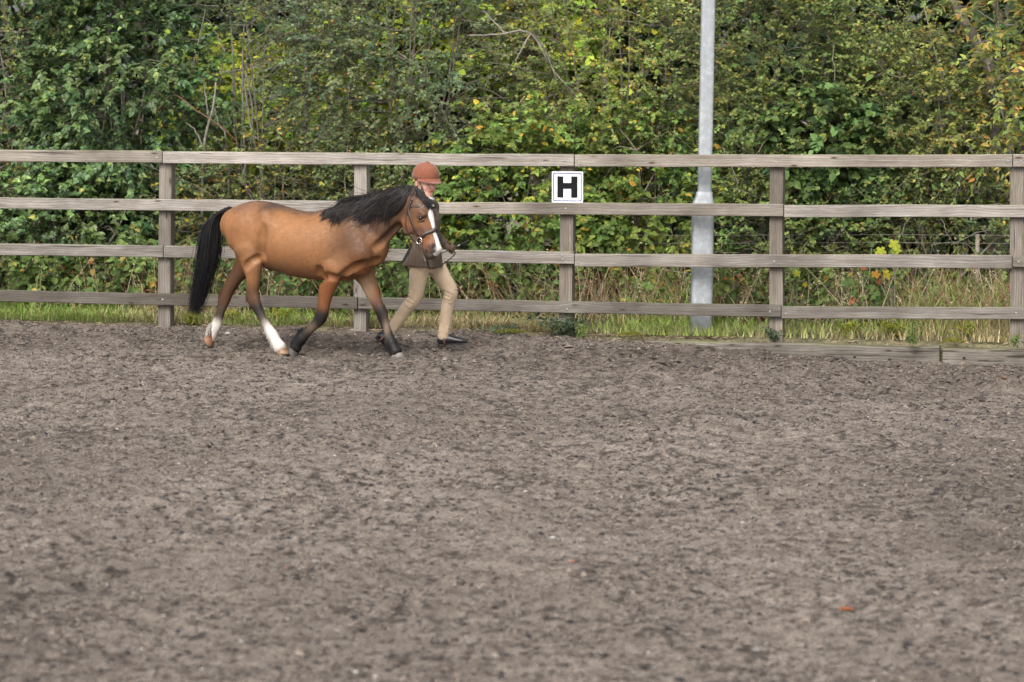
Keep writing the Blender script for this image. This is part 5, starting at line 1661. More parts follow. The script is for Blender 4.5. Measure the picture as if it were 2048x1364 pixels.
    inv = lambda wpt: to_local(wpt, H_ROOT, H_F, H_L)
    hl_ = inv(PERSON[1]) if PERSON else hh(1690, 610, 0.3)
    hr_ = inv(PERSON[2]) if PERSON else hh(1560, 640, 0.3)
    A = c - HD_L * 0.01 - Z * 0.028
    plan = lambda x, y, lt: hp(x, y, lt)
    rein1 = [A, hh(1512, 650, -0.06), hh(1535, 700, -0.02), plan(1547, 735, 0.12), plan(1590, 728, 0.25), plan(1655, 690, 0.38), plan(1704, 640, 0.46), hl_ + np.array([0.01, -0.02, -0.01])]
    mb = MB(); mb.tube(spline(rein1, 50), 0.0045, 6, flat=((0, 1, 0), 1.8)); obj('rein', mb.mesh('rein', True), M_LEA, root)
    rein2 = [mir(c) - Z * 0.02, (mir(c) + hr_) / 2 - Z * 0.02, hr_]
    mb = MB(); mb.tube(spline(rein2, 20), 0.0045, 6, flat=((0, 1, 0), 1.8)); obj('rein', mb.mesh('rein', True), M_LEA, root)

build_bridle()

# ------------------------------------------------------------------ hedgerow
UP = np.array([0, 0, 1.0])
LEAF4 = (np.array([[0, 0, 0], [0.45, 0.5, 0.10], [1, 0, -0.04], [0.45, -0.5, 0.10]]), [[0, 1, 2], [0, 2, 3]])
LEAF6 = (np.array([[0, 0, 0], [0.28, 0.46, 0.10], [0.68, 0.36, 0.06], [1, 0, -0.10], [0.68, -0.36, 0.06], [0.28, -0.46, 0.10]]), [[0, 1, 2, 3], [0, 3, 4, 5]])
IVYL = (np.array([[0, 0, 0], [0.05, 0.42, 0.02], [0.42, 0.36, 0.05], [1, 0, -0.12], [0.42, -0.36, 0.05], [0.05, -0.42, 0.02]]), [[0, 1, 2, 3], [0, 3, 4, 5]])

def leaf_block(pos, dirv, nrm, length, width, cols, shape):
    """arrays of leaves -> verts, loops, totals, colours"""
    T, F = shape
    x = nrmz(dirv)
    z = nrmz(nrm - x * np.sum(nrm * x, -1, keepdims=True))
    y = np.cross(z, x)
    n = len(pos); k = len(T)
    V = pos[:, None] + (T[None, :, 0:1] * length[:, None, None]) * x[:, None] + (T[None, :, 1:2] * width[:, None, None]) * y[:, None] + (T[None, :, 2:3] * length[:, None, None]) * z[:, None]
    fl = np.array([i for f in F for i in f]); tot = np.array([len(f) for f in F])
    loops = (np.arange(n)[:, None] * k + fl[None]).ravel()
    return V.reshape(-1, 3), loops, np.tile(tot, n), np.repeat(cols, k, 0)

class Foliage:
    def __init__(s): s.V = []; s.Lp = []; s.T = []; s.C = []; s.n = 0
    def add(s, blk):
        V, l, t, c = blk
        s.V.append(V); s.Lp.append(l + s.n); s.T.append(t); s.C.append(c); s.n += len(V)
    def mesh(s, name, org, smooth=False):
        return mesh_np(name, np.concatenate(s.V) - org, np.concatenate(s.Lp), np.concatenate(s.T), np.concatenate(s.C), smooth)

def tubes(paths, r0, r1, sides=3):
    """joined tapering twigs; paths (n,k,3); r0,r1 scalars or (n,)"""
    n, k, _ = paths.shape
    t = nrmz(np.gradient(paths, axis=1))
    ref = np.where(np.abs(t[..., 2:3]) > 0.9, np.array([1.0, 0, 0]), UP)
    u = nrmz(np.cross(t, ref)); w = np.cross(t, u)
    r0 = np.broadcast_to(r0, (n,)); r1 = np.broadcast_to(r1, (n,))
    tt = np.linspace(0, 1, k)
    rad = (r0[:, None] * (1 - tt) + r1[:, None] * tt)[..., None]
    a = np.linspace(0, 2 * math.pi, sides, endpoint=False)
    V = paths[:, :, None, :] + rad[..., None] * (np.cos(a)[None, None, :, None] * u[:, :, None, :] + np.sin(a)[None, None, :, None] * w[:, :, None, :])
    base = np.arange(n * k).reshape(n, k)[:, :-1, None] * sides
    j = np.arange(sides); j2 = (j + 1) % sides
    f = np.stack(np.broadcast_arrays(base + j, base + j2, base + j2 + sides, base + j + sides), -1).reshape(-1, 4)
    return V.reshape(-1, 3), f.ravel(), np.full(len(f), 4), np.ones((n * k * sides, 3))

def pick(r, pal, n):
    """pal: list of (weight, colour)"""
    w = np.array([p[0] for p in pal], float); w /= w.sum()
    c = np.array([p[1] for p in pal])
    return c[r.choice(len(pal), n, p=w)]

CAMDIR = nrmz(-F_N + np.array([0, 0, 0.35]))        # roughly where the open light comes from

def shrub(name, label, cat, seed, s0, n0, hw, dep, z0, z1, clumps, sprays, leaves, llen, lwid, pal, shape=LEAF6, mat=None,
          clump_r=0.16, twig=0.22, stem_r=0.018, stems=9, droop=0.3, spray_jit=0.18, bark=None, berries=None, bare=0, group=None, stemlean=0.25, front=0.5, shell=0.55, flowers=None):
    """one bush: stems from the base, limbs to every clump, sprays of leaves on each clump"""
    r = np.random.default_rng(seed)
    org = fw(s0, n0, 0.0)
    root = empty(name, org, 0, label, cat, group)
    # clump centres through a lumpy ellipsoid, thinner behind
    C = []
    tries = 0
    while len(C) < clumps and tries < clumps * 60:
        tries += 1
        d = nrmz(r.normal(size=3)); rad = shell + (1 - shell) * r.random() ** 0.6
        if d[1] > 0.25 and r.random() < front: continue
        p = d * rad
        lump = 1 + 0.22 * vnoise(np.array(p[0] * 2.3 + seed), np.array(p[1] * 2.3), np.array(p[2] * 2.3), seed=seed)
        p = p * lump
        z = (z0 + z1) / 2 + p[2] * (z1 - z0) / 2
        if z < 0.12: continue
        C.append((s0 + p[0] * hw, n0 + p[1] * dep, z))
    C = np.array(C)
    cen = np.array([s0, n0, (z0 * 0.6 + z1 * 0.4)])
    out = nrmz(C - cen)
    # stems and limbs
    st = []
    for i in range(stems):
        b = np.array([s0 + r.normal(0, hw * 0.16), n0 + r.normal(0, 0.12), -0.05])
        top = np.array([s0 + r.normal(0, hw * 0.45), n0 + r.normal(0, dep * 0.35), z0 + (z1 - z0) * (0.55 + 0.4 * r.random())])
        m1 = b + (top - b) * 0.35 + r.normal(0, 0.08, 3) * np.array([1, 1, 0.3]); m2 = b + (top - b) * 0.7 + r.normal(0, 0.10, 3) * np.array([1, 1, 0.3])
        st.append(spline([b, m1, m2, top], 10))
    st = np.array(st)
    W = lambda q: fw(q[..., 0], q[..., 1], q[..., 2])
    fol = Foliage(); wood = Foliage()
    wood.add(tubes(W(st), stem_r * (0.6 + 0.6 * r.random(len(st))), stem_r * 0.25, 5))
    limb = []
    pts = st.reshape(-1, 3)
    for c in C:
        dd = np.linalg.norm((pts - c) * np.array([1, 1, 1.0]), axis=1) + np.where(pts[:, 2] > c[2] + 0.05, 0.6, 0)
        a = pts[dd.argmin()]
        mid = (a + c) / 2 + np.array([0, 0, 0.08]) * np.linalg.norm(c - a) + r.normal(0, 0.04, 3)
        limb.append(spline([a, mid, c], 5))
    wood.add(tubes(W(np.array(limb)), stem_r * 0.38, stem_r * 0.14, 4))
    # sprays
    nS = len(C) * sprays
    ci = np.repeat(np.arange(len(C)), sprays)
    bp = C[ci] + r.normal(0, clump_r, (nS, 3)) * np.array([1, 0.8, 0.8])
    bp[:, 2] = np.maximum(bp[:, 2], 0.08)
    dv = nrmz(out[ci] * 0.7 + nrmz(bp - C[ci]) * 0.6 + np.array([0, -0.35, 0.30]) + r.normal(0, 0.45, (nS, 3)))
    ln = twig * (0.6 + 0.8 * r.random(nS))
    kT = 4
    tt = np.linspace(0, 1, kT)
    path = bp[:, None] + dv[:, None] * (ln[:, None] * tt)[..., None]
    path[..., 2] -= droop * (ln[:, None] * tt ** 2)
    path += r.normal(0, 0.008, path.shape)
    wood.add(tubes(W(path[:, ::3]), 0.0034, 0.0012, 3))
    # leaves along each spray
    t = (np.arange(leaves) + 0.6) / leaves * np.ones((nS, 1)) + r.normal(0, 0.04, (nS, leaves))
    t = np.clip(t, 0.05, 1.0)
    seg = np.clip(t * (kT - 1), 0, kT - 1.001); i0 = seg.astype(int); fr = (seg - i0)[..., None]
    ar = np.arange(nS)[:, None]
    lp = path[ar, i0] * (1 - fr) + path[ar, i0 + 1] * fr
    tw = nrmz(path[ar, i0 + 1] - path[ar, i0])
    sgn = np.where(np.arange(leaves) % 2 == 0, 1.0, -1.0)[None, :, None]
    side = nrmz(np.cross(tw, UP) + r.normal(0, 0.25, tw.shape))
    ld = nrmz(tw * 0.55 + side * sgn * 0.8 + r.normal(0, 0.38, tw.shape) + np.array([0, -0.12, -0.18]))
    nm = nrmz(np.array([0, -0.55, 0.75]) + 0.45 * out[ci][:, None, :] + r.normal(0, 0.42, tw.shape))
    N = nS * leaves
    lp = lp.reshape(-1, 3); ld = ld.reshape(-1, 3); nm = nm.reshape(-1, 3)
    sc = (0.65 + 0.6 * r.random(N))
    # colour: a tone for each spray, each clump, each leaf
    colr = pick(r, pal, N)
    tone = (1 + 0.22 * r.normal(size=(len(C), 1)))[ci] * (1 + 0.16 * r.normal(size=(nS, 1)))
    tone = np.repeat(np.clip(tone, 0.5, 1.6), leaves, 0) * (1 + 0.14 * r.normal(size=(N, 1)))
    hue = np.repeat(r.normal(0, 0.10, (len(C), 1))[ci], leaves, 0)
    colr = np.clip(colr * tone * np.concatenate([1 + hue, np.ones_like(hue), 1 - hue * 0.5], 1), 0.006, 0.85)
    wv = lambda q: q[:, 0:1] * F_S + q[:, 1:2] * F_N + q[:, 2:3] * UP
    fol.add(leaf_block(W(lp), wv(ld), wv(nm), 1.08 * llen * sc, 1.12 * lwid * sc, colr, shape))
    tag(obj('branches', wood.mesh(name + '_wood', org), bark or M_BARK, root), kind='stuff')
    tag(obj('foliage', fol.mesh(name + '_leaves', org), mat or M_LEAF, root), kind='stuff')
    if berries:
        nb, bc = berries
        k = r.integers(0, nS, nb)
        bpz = W(path[k, -1] + r.normal(0, 0.02, (nb, 3)))
        f2 = Foliage()
        O = np.array([[1, 0, 0], [-1, 0, 0], [0, 1, 0], [0, -1, 0], [0, 0, 1], [0, 0, -1]], float)
        Fo = np.array([[0, 2, 4], [2, 1, 4], [1, 3, 4], [3, 0, 4], [2, 0, 5], [1, 2, 5], [3, 1, 5], [0, 3, 5]])
        V = (bpz[:, None] + O[None] * (0.006 + 0.004 * r.random((nb, 1, 1)))).reshape(-1, 3)
        f2.add((V, (np.arange(nb)[:, None, None] * 6 + Fo[None]).ravel(), np.full(nb * 8, 3), np.repeat(np.array(bc) * (0.7 + 0.6 * r.random((nb, 1))), 6, 0)))
        tag(obj('berries', f2.mesh(name + '_berries', org, True), M_STALK, root), kind='stuff')
    if flowers:                                       # ivy umbels: little yellow-green balls
        nb, bc, br = flowers
        k = r.integers(0, nS, nb)
        c_ = path[k, -1] + np.array([0, -0.01, 0.015])
        f2 = Foliage(); m = 12
        dd = nrmz(r.normal(size=(nb, m, 3)))
        p = (c_[:, None] + dd * br * (0.7 + 0.4 * r.random((nb, m, 1)))).reshape(-1, 3)
        d2 = dd.reshape(-1, 3)
        f2.add(leaf_block(W(p), wv(np.cross(d2, r.normal(size=d2.shape))), wv(d2), np.full(len(p), br * 0.9), np.full(len(p), br * 0.9), np.repeat(np.array([bc]) * (0.75 + 0.5 * r.random((nb, 1))), m, 0), LEAF4))
        tag(obj('flower_heads', f2.mesh(name + '_umbels', org), M_LEAF, root), kind='stuff')
    if bare:
        pth = []
        for i in range(bare):
            a = C[r.integers(0, len(C))] + r.normal(0, 0.1, 3); d = nrmz(np.array([r.normal(0, 1), -0.5 - 0.6 * r.random(), 0.6 * r.normal()]))
            L = 0.25 + 0.5 * r.random()
            p = a[None] + d[None] * L * np.linspace(0, 1, 6)[:, None]
            p = p + np.cumsum(r.normal(0, 0.018, p.shape), 0)
            pth.append(p)
        f2 = Foliage(); f2.add(tubes(W(np.array(pth)), 0.0050, 0.0014, 4))
        tag(obj('bare_twigs', f2.mesh(name + '_twigs', org), M_BARKG, root), kind='stuff')
    return root

IVY = [(5, (0.061, 0.107, 0.037)), (4, (0.084, 0.146, 0.048)), (2, (0.131, 0.207, 0.057)), (0.5, (0.241, 0.294, 0.073))]
HAW = [(5, (0.171, 0.216, 0.079)), (4, (0.120, 0.164, 0.065)), (2, (0.241, 0.276, 0.087)), (0.6, (0.347, 0.273, 0.063)), (0.2, (0.414, 0.276, 0.069))]
HAWG = [(5, (0.151, 0.198, 0.098)), (4, (0.110, 0.155, 0.075)), (2, (0.200, 0.250, 0.116)), (0.25, (0.367, 0.281, 0.066))]
OLIVE = [(4, (0.215, 0.259, 0.072)), (3, (0.165, 0.220, 0.066)), (2, (0.297, 0.319, 0.083)), (0.7, (0.360, 0.300, 0.070)), (0.25, (0.380, 0.220, 0.060))]
DOG = [(5, (0.171, 0.250, 0.057)), (3, (0.241, 0.328, 0.073)), (2, (0.120, 0.189, 0.051)), (0.7, (0.483, 0.414, 0.057)), (0.3, (0.552, 0.322, 0.057))]
BRAM = [(5, (0.131, 0.198, 0.057)), (3, (0.171, 0.259, 0.073)), (1, (0.100, 0.146, 0.047)), (0.35, (0.380, 0.299, 0.069)), (0.15, (0.380, 0.138, 0.057))]
GOLD = [(4, (0.20, 0.26, 0.07)), (3, (0.28, 0.31, 0.075)), (2, (0.45, 0.34, 0.09)), (1.0, (0.50, 0.29, 0.08))]
LIME = [(4, (0.28, 0.38, 0.045)), (3, (0.36, 0.41, 0.05)), (2, (0.18, 0.27, 0.04)), (0.8, (0.48, 0.42, 0.05))]
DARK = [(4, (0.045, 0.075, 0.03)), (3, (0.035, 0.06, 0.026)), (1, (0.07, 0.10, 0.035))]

def sh(px0, px1, n):
    a, b = fs(px0, n), fs(px1, n)
    return (a + b) / 2, abs(b - a) / 2

def build_hedge():
    def S(name, label, seed, px0, px1, n, dep, ytop, ybot, clumps, sprays, leaves, llen, lwid, pal, **kw):
        s0, hw = sh(px0, px1, n)
        z1 = fz((px0 + px1) / 2, ytop, n); z0 = fz((px0 + px1) / 2, ybot, n)
        cat = kw.pop('cat', 'shrub')
        return shrub(name, label, cat, seed, s0, n, hw, dep, max(z0, -0.2), z1, clumps, sprays, leaves, llen, lwid, pal, **kw)
    # --- far trees: lime-green light through the gaps, dark wood elsewhere
    S('lime_tree', 'bright yellow-green tree glimpsed through the top of the hedge at the centre', 101, 880, 1260, 5.2, 1.0, -330, 240, 120, 9, 9, 0.085, 0.062, LIME, cat='tree', clump_r=0.26, twig=0.35, stem_r=0.06, stems=4, front=0.2)
    S('lime_sapling', 'small yellow-green tree glowing through the hedge above the left part of the fence', 102, 390, 560, 4.6, 0.7, 60, 330, 44, 8, 9, 0.08, 0.06, LIME, cat='tree', clump_r=0.2, twig=0.3, stem_r=0.03, stems=3, front=0.2, group='yellow-green saplings behind the hedge')
    S('lime_sapling', 'yellow-leaved sapling glimpsed behind the grey-green hawthorn', 103, 640, 800, 4.4, 0.7, -60, 290, 44, 8, 9, 0.08, 0.06, LIME, cat='tree', clump_r=0.2, twig=0.3, stem_r=0.03, stems=3, front=0.2, group='yellow-green saplings behind the hedge')
    for i, (a, b, lab) in enumerate(((-350, 300, 'dark tree standing behind the ivy bush at the far left'), (250, 760, 'dark tree behind the bare grey stems left of centre'),
                                     (620, 1050, 'dark tree behind the grey-green hawthorn'), (1180, 1640, 'dark tree standing behind the hedge beside the lamp pole'),
                                     (1560, 2000, 'dark tree in the gloom behind the right-hand hawthorns'), (1930, 2450, 'dark tree behind the leaning trunk at the right edge'))):
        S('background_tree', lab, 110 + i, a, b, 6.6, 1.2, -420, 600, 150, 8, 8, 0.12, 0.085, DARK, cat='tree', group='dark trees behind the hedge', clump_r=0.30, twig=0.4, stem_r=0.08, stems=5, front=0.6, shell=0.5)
    # --- the hedge itself
    S('hawthorn', 'twiggy brownish hawthorn at the far left edge of the hedge', 1, -260, 110, 2.1, 0.7, -190, 640, 105, 10, 10, 0.034, 0.026, OLIVE, clump_r=0.15, twig=0.22, bare=26, berries=(60, (0.30, 0.03, 0.02)), shape=LEAF4, group='hawthorns growing in the hedge')
    S('ivy_bush', 'dark glossy ivy bush with pale round flower heads at the upper left', 2, 50, 420, 1.95, 0.75, -150, 520, 150, 12, 11, 0.056, 0.052, IVY, shape=IVYL, mat=M_IVY, clump_r=0.14, twig=0.17, droop=0.55, flowers=(420, (0.20, 0.24, 0.07), 0.016), group='ivy bushes on the left')
    S('ivy_bush', 'low dark ivy thicket behind the left fence panel', 3, -120, 330, 1.55, 0.45, 330, 610, 85, 11, 10, 0.055, 0.05, IVY[:3] + BRAM[:2] + [(0.5, (0.30, 0.28, 0.07))], shape=IVYL, mat=M_IVY, clump_r=0.14, twig=0.18, droop=0.5, group='ivy bushes on the left')
    S('hawthorn', 'open pale-leaved hawthorn with bare grey stems left of the post', 4, 370, 640, 2.2, 0.6, -160, 480, 58, 10, 10, 0.035, 0.027, HAW, clump_r=0.15, twig=0.22, bare=34, bark=M_BARKG, berries=(70, (0.28, 0.025, 0.02)), shape=LEAF4, group='hawthorns growing in the hedge')
    S('hawthorn', 'large dense grey-green hawthorn above the pony', 5, 560, 1040, 2.0, 0.75, -170, 400, 210, 12, 11, 0.034, 0.025, HAWG, clump_r=0.15, twig=0.22, bare=16, berries=(160, (0.33, 0.03, 0.025)), shape=LEAF4, group='hawthorns growing in the hedge')
    S('hawthorn', 'yellow-flecked hawthorn behind the pony and the fence rails', 6, 340, 720, 1.7, 0.5, 250, 600, 90, 11, 11, 0.036, 0.027, HAW + [(0.8, (0.42, 0.33, 0.05)), (0.4, (0.45, 0.2, 0.04))], clump_r=0.14, twig=0.2, bare=22, shape=LEAF4, group='hawthorns growing in the hedge')
    S('hawthorn', 'leafy hawthorn directly behind the child', 7, 640, 900, 1.65, 0.5, 260, 590, 72, 11, 11, 0.038, 0.029, HAW + [(0.7, (0.42, 0.33, 0.05))], clump_r=0.14, twig=0.2, shape=LEAF4, group='hawthorns growing in the hedge')
    S('dogwood', 'round-leaved green and yellow dogwood between the child and the letter sign', 8, 850, 1240, 1.55, 0.5, 225, 600, 92, 10, 10, 0.060, 0.042, DOG, clump_r=0.14, twig=0.2, droop=0.5, group='dogwoods behind the fence rails')
    S('hawthorn', 'thin olive hawthorn with red haws above the letter sign', 9, 1020, 1420, 2.2, 0.65, -160, 380, 135, 11, 10, 0.034, 0.025, OLIVE, clump_r=0.16, twig=0.24, bare=44, berries=(120, (0.36, 0.04, 0.02)), shape=LEAF4, group='hawthorns growing in the hedge')
    S('dogwood', 'broad-leaved green shrub between the letter sign and the lamp pole', 10, 1140, 1430, 1.75, 0.45, 225, 560, 68, 10, 10, 0.056, 0.040, DOG, clump_r=0.14, twig=0.2, droop=0.45, group='dogwoods behind the fence rails')
    S('hawthorn', 'yellowing hawthorn immediately right of the lamp pole', 11, 1380, 1720, 2.0, 0.65, -160, 430, 140, 12, 11, 0.035, 0.027, OLIVE + [(4, (0.10, 0.155, 0.04))], clump_r=0.15, twig=0.22, bare=30, shape=LEAF4, group='hawthorns growing in the hedge')
    S('hazel', 'dark green hazel with broad leaves low in the right-hand hedge', 12, 1540, 1760, 1.7, 0.4, 180, 420, 42, 9, 9, 0.075, 0.058, BRAM[:3] + DARK[:1], clump_r=0.14, twig=0.22, droop=0.5)
    S('hawthorn', 'olive green hawthorn spreading at the upper right', 13, 1640, 1980, 2.05, 0.65, 40, 440, 145, 12, 11, 0.034, 0.026, OLIVE + [(3, (0.11, 0.16, 0.045))], clump_r=0.15, twig=0.22, bare=16, berries=(60, (0.3, 0.06, 0.03)), shape=LEAF4, group='hawthorns growing in the hedge')
    S('plum_tree', 'plum tree with golden leaves and leaning grey trunk at the right edge', 14, 1890, 2330, 1.8, 0.6, -170, 380, 95, 9, 9, 0.062, 0.030, GOLD, cat='tree', clump_r=0.16, twig=0.25, droop=0.6, stem_r=0.02, bark=M_BARKG)
    S('hawthorn', 'green hawthorn behind the rails right of the lamp pole', 15, 1420, 1740, 1.65, 0.45, 300, 600, 70, 11, 11, 0.036, 0.028, HAW + DOG[:2], clump_r=0.14, twig=0.2, bare=22, shape=LEAF4, group='hawthorns growing in the hedge')
    S('hawthorn', 'shadowed hawthorn behind the last full fence panel', 16, 1700, 2120, 1.9, 0.45, 300, 600, 62, 11, 11, 0.036, 0.028, HAW + OLIVE[:2], clump_r=0.14, twig=0.2, bare=30, shape=LEAF4, group='hawthorns growing in the hedge')
    # --- brambles in front of the hedge foot
    br = [(-140, 170, 470, 'bramble clump at the foot of the ivy thicket on the far left'), (150, 420, 500, 'bramble clump beside the leftmost whole post'),
          (420, 700, 500, "bramble clump seen beneath the pony's belly"), (640, 880, 480, "bramble clump between the pony's chest and the child's legs"),
          (860, 1150, 490, 'bramble clump left of the post with the letter sign'), (1130, 1420, 540, 'thin bramble clump between the signposted post and the lamp pole'),
          (1400, 1620, 540, 'bramble clump right of the lamp pole foot'), (1600, 1860, 520, 'bramble clump under the middle of the right-hand panel'), (1840, 2150, 560, 'bramble clump beside the post at the right edge')]
    for i, (a, b, yt, lab) in enumerate(br):
        S('bramble', lab, 30 + i, a, b, 1.15 + 0.05 * (i % 3), 0.35, yt, 640, [30, 30, 28, 24, 24, 8, 16, 18, 8][i], 8, 7, 0.062, 0.046, BRAM, clump_r=0.13, twig=0.24, stem_r=0.008, droop=0.9, group='brambles along the hedge foot', bare=5)

def build_woodland():
    r = np.random.default_rng(91); n = 9000
    s = r.uniform(-9, 14, n); nn = r.uniform(8.5, 11.5, n); z = 7.5 * r.random(n) ** 0.8
    f = Foliage()
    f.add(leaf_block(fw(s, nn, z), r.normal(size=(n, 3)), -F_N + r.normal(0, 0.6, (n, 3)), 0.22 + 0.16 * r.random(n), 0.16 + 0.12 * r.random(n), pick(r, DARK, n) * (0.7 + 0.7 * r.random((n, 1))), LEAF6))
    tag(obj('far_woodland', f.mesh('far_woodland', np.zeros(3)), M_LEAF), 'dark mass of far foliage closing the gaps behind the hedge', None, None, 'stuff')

def branch(name, label, cat, paths, r0, r1, n, mat, org_px):
    """a named dead branch or trunk: list of pixel polylines on the plane n"""
    org = fp(org_px[0], org_px[1], n); org[2] = 0
    root = empty(name, org, 0, label, cat)
    for i, p in enumerate(paths):
        q = spline(np.array([fp(x, y, n + d) for x, y, d in p]), 14) - org
        q = q + rng.normal(0, 0.003, q.shape)
        mb = MB(); k = 1.0 if i == 0 else 0.6
        mb.tube(q, np.linspace(r0 * k, r1 * k, 14), 7)
        obj('trunk' if i == 0 else 'limb', mb.mesh(name, True), mat, root)
    return root

def build_branches():
    branch('dead_branch', 'broken pale dead branch sticking out of the hedge top left of the letter sign', 'branch',
           [[(1100, 130, 0.1), (1060, 66, 0), (1000, 68, -0.1), (938, 71, -0.15)], [(1062, 66, 0), (1045, 95, -0.1), (1030, 122, -0.15)], [(1010, 68, -.05), (985, 40, 0), (965, 20, 0.05)],
            [(1115, 160, 0.1), (1085, 90, 0.05), (1058, 58, 0)], [(1150, 190, 0.1), (1115, 150, 0.05), (1100, 130, 0.1)]], 0.013, 0.006, 1.45, M_BARKG, (1100, 600))
    branch('bare_stem', 'bare grey forked stem rising from the hedge left of the pony', 'branch',
           [[(404, 560, 0.2), (408, 300, 0), (426, 220, -0.05), (431, 165, 0)], [(408, 300, 0), (392, 262, -0.05), (372, 245, -0.1)], [(460, 560, 0.2), (455, 300, 0.05), (436, 245, -0.02), (428, 215, -0.05)],
            [(418, 240, 0), (412, 200, 0.05), (405, 150, 0.1)]], 0.017, 0.007, 1.45, M_BARKG, (420, 600))
    branch('bare_stem', 'long thin reddish stem arching over the hedge between ivy and hawthorn', 'branch',
           [[(312, 226, 0), (345, 190, -0.05), (400, 225, -0.1), (445, 255, -0.1), (480, 290, -0.05)]], 0.006, 0.004, 1.35, plain('red_bark', (0.16, 0.06, 0.04), 0.7, 0, 0.3, 40, 0.2), (400, 600))
    branch('leaning_trunk', 'thick mossy grey trunk leaning in the upper right corner of the hedge', 'trunk',
           [[(1985, 600, 0.2), (1985, 190, 0.05), (1968, 110, 0), (1935, 55, -0.02), (1900, -10, 0), (1860, -80, 0)], [(1975, 90, 0), (2000, 40, 0.05), (1985, 0, 0.1), (1975, -40, 0.1)]],
           0.065, 0.04, 2.0, M_BARK, (1985, 640))
    branch('tree_stem', 'straight grey stem standing behind the hawthorn top at the centre left', 'trunk',
           [[(612, 560, 0.2), (612, 120, 0), (608, 0, 0), (604, -60, 0)]], 0.022, 0.016, 2.0, M_BARKG, (612, 600))
    branch('broken_limb', 'short broken limb poking from the hedge right of the lamp pole', 'branch',
           [[(1548, 190, 0.2), (1575, 222, 0), (1598, 238, -0.05), (1614, 250, -0.1)]], 0.026, 0.010, 1.45, M_BARKG, (1575, 600))

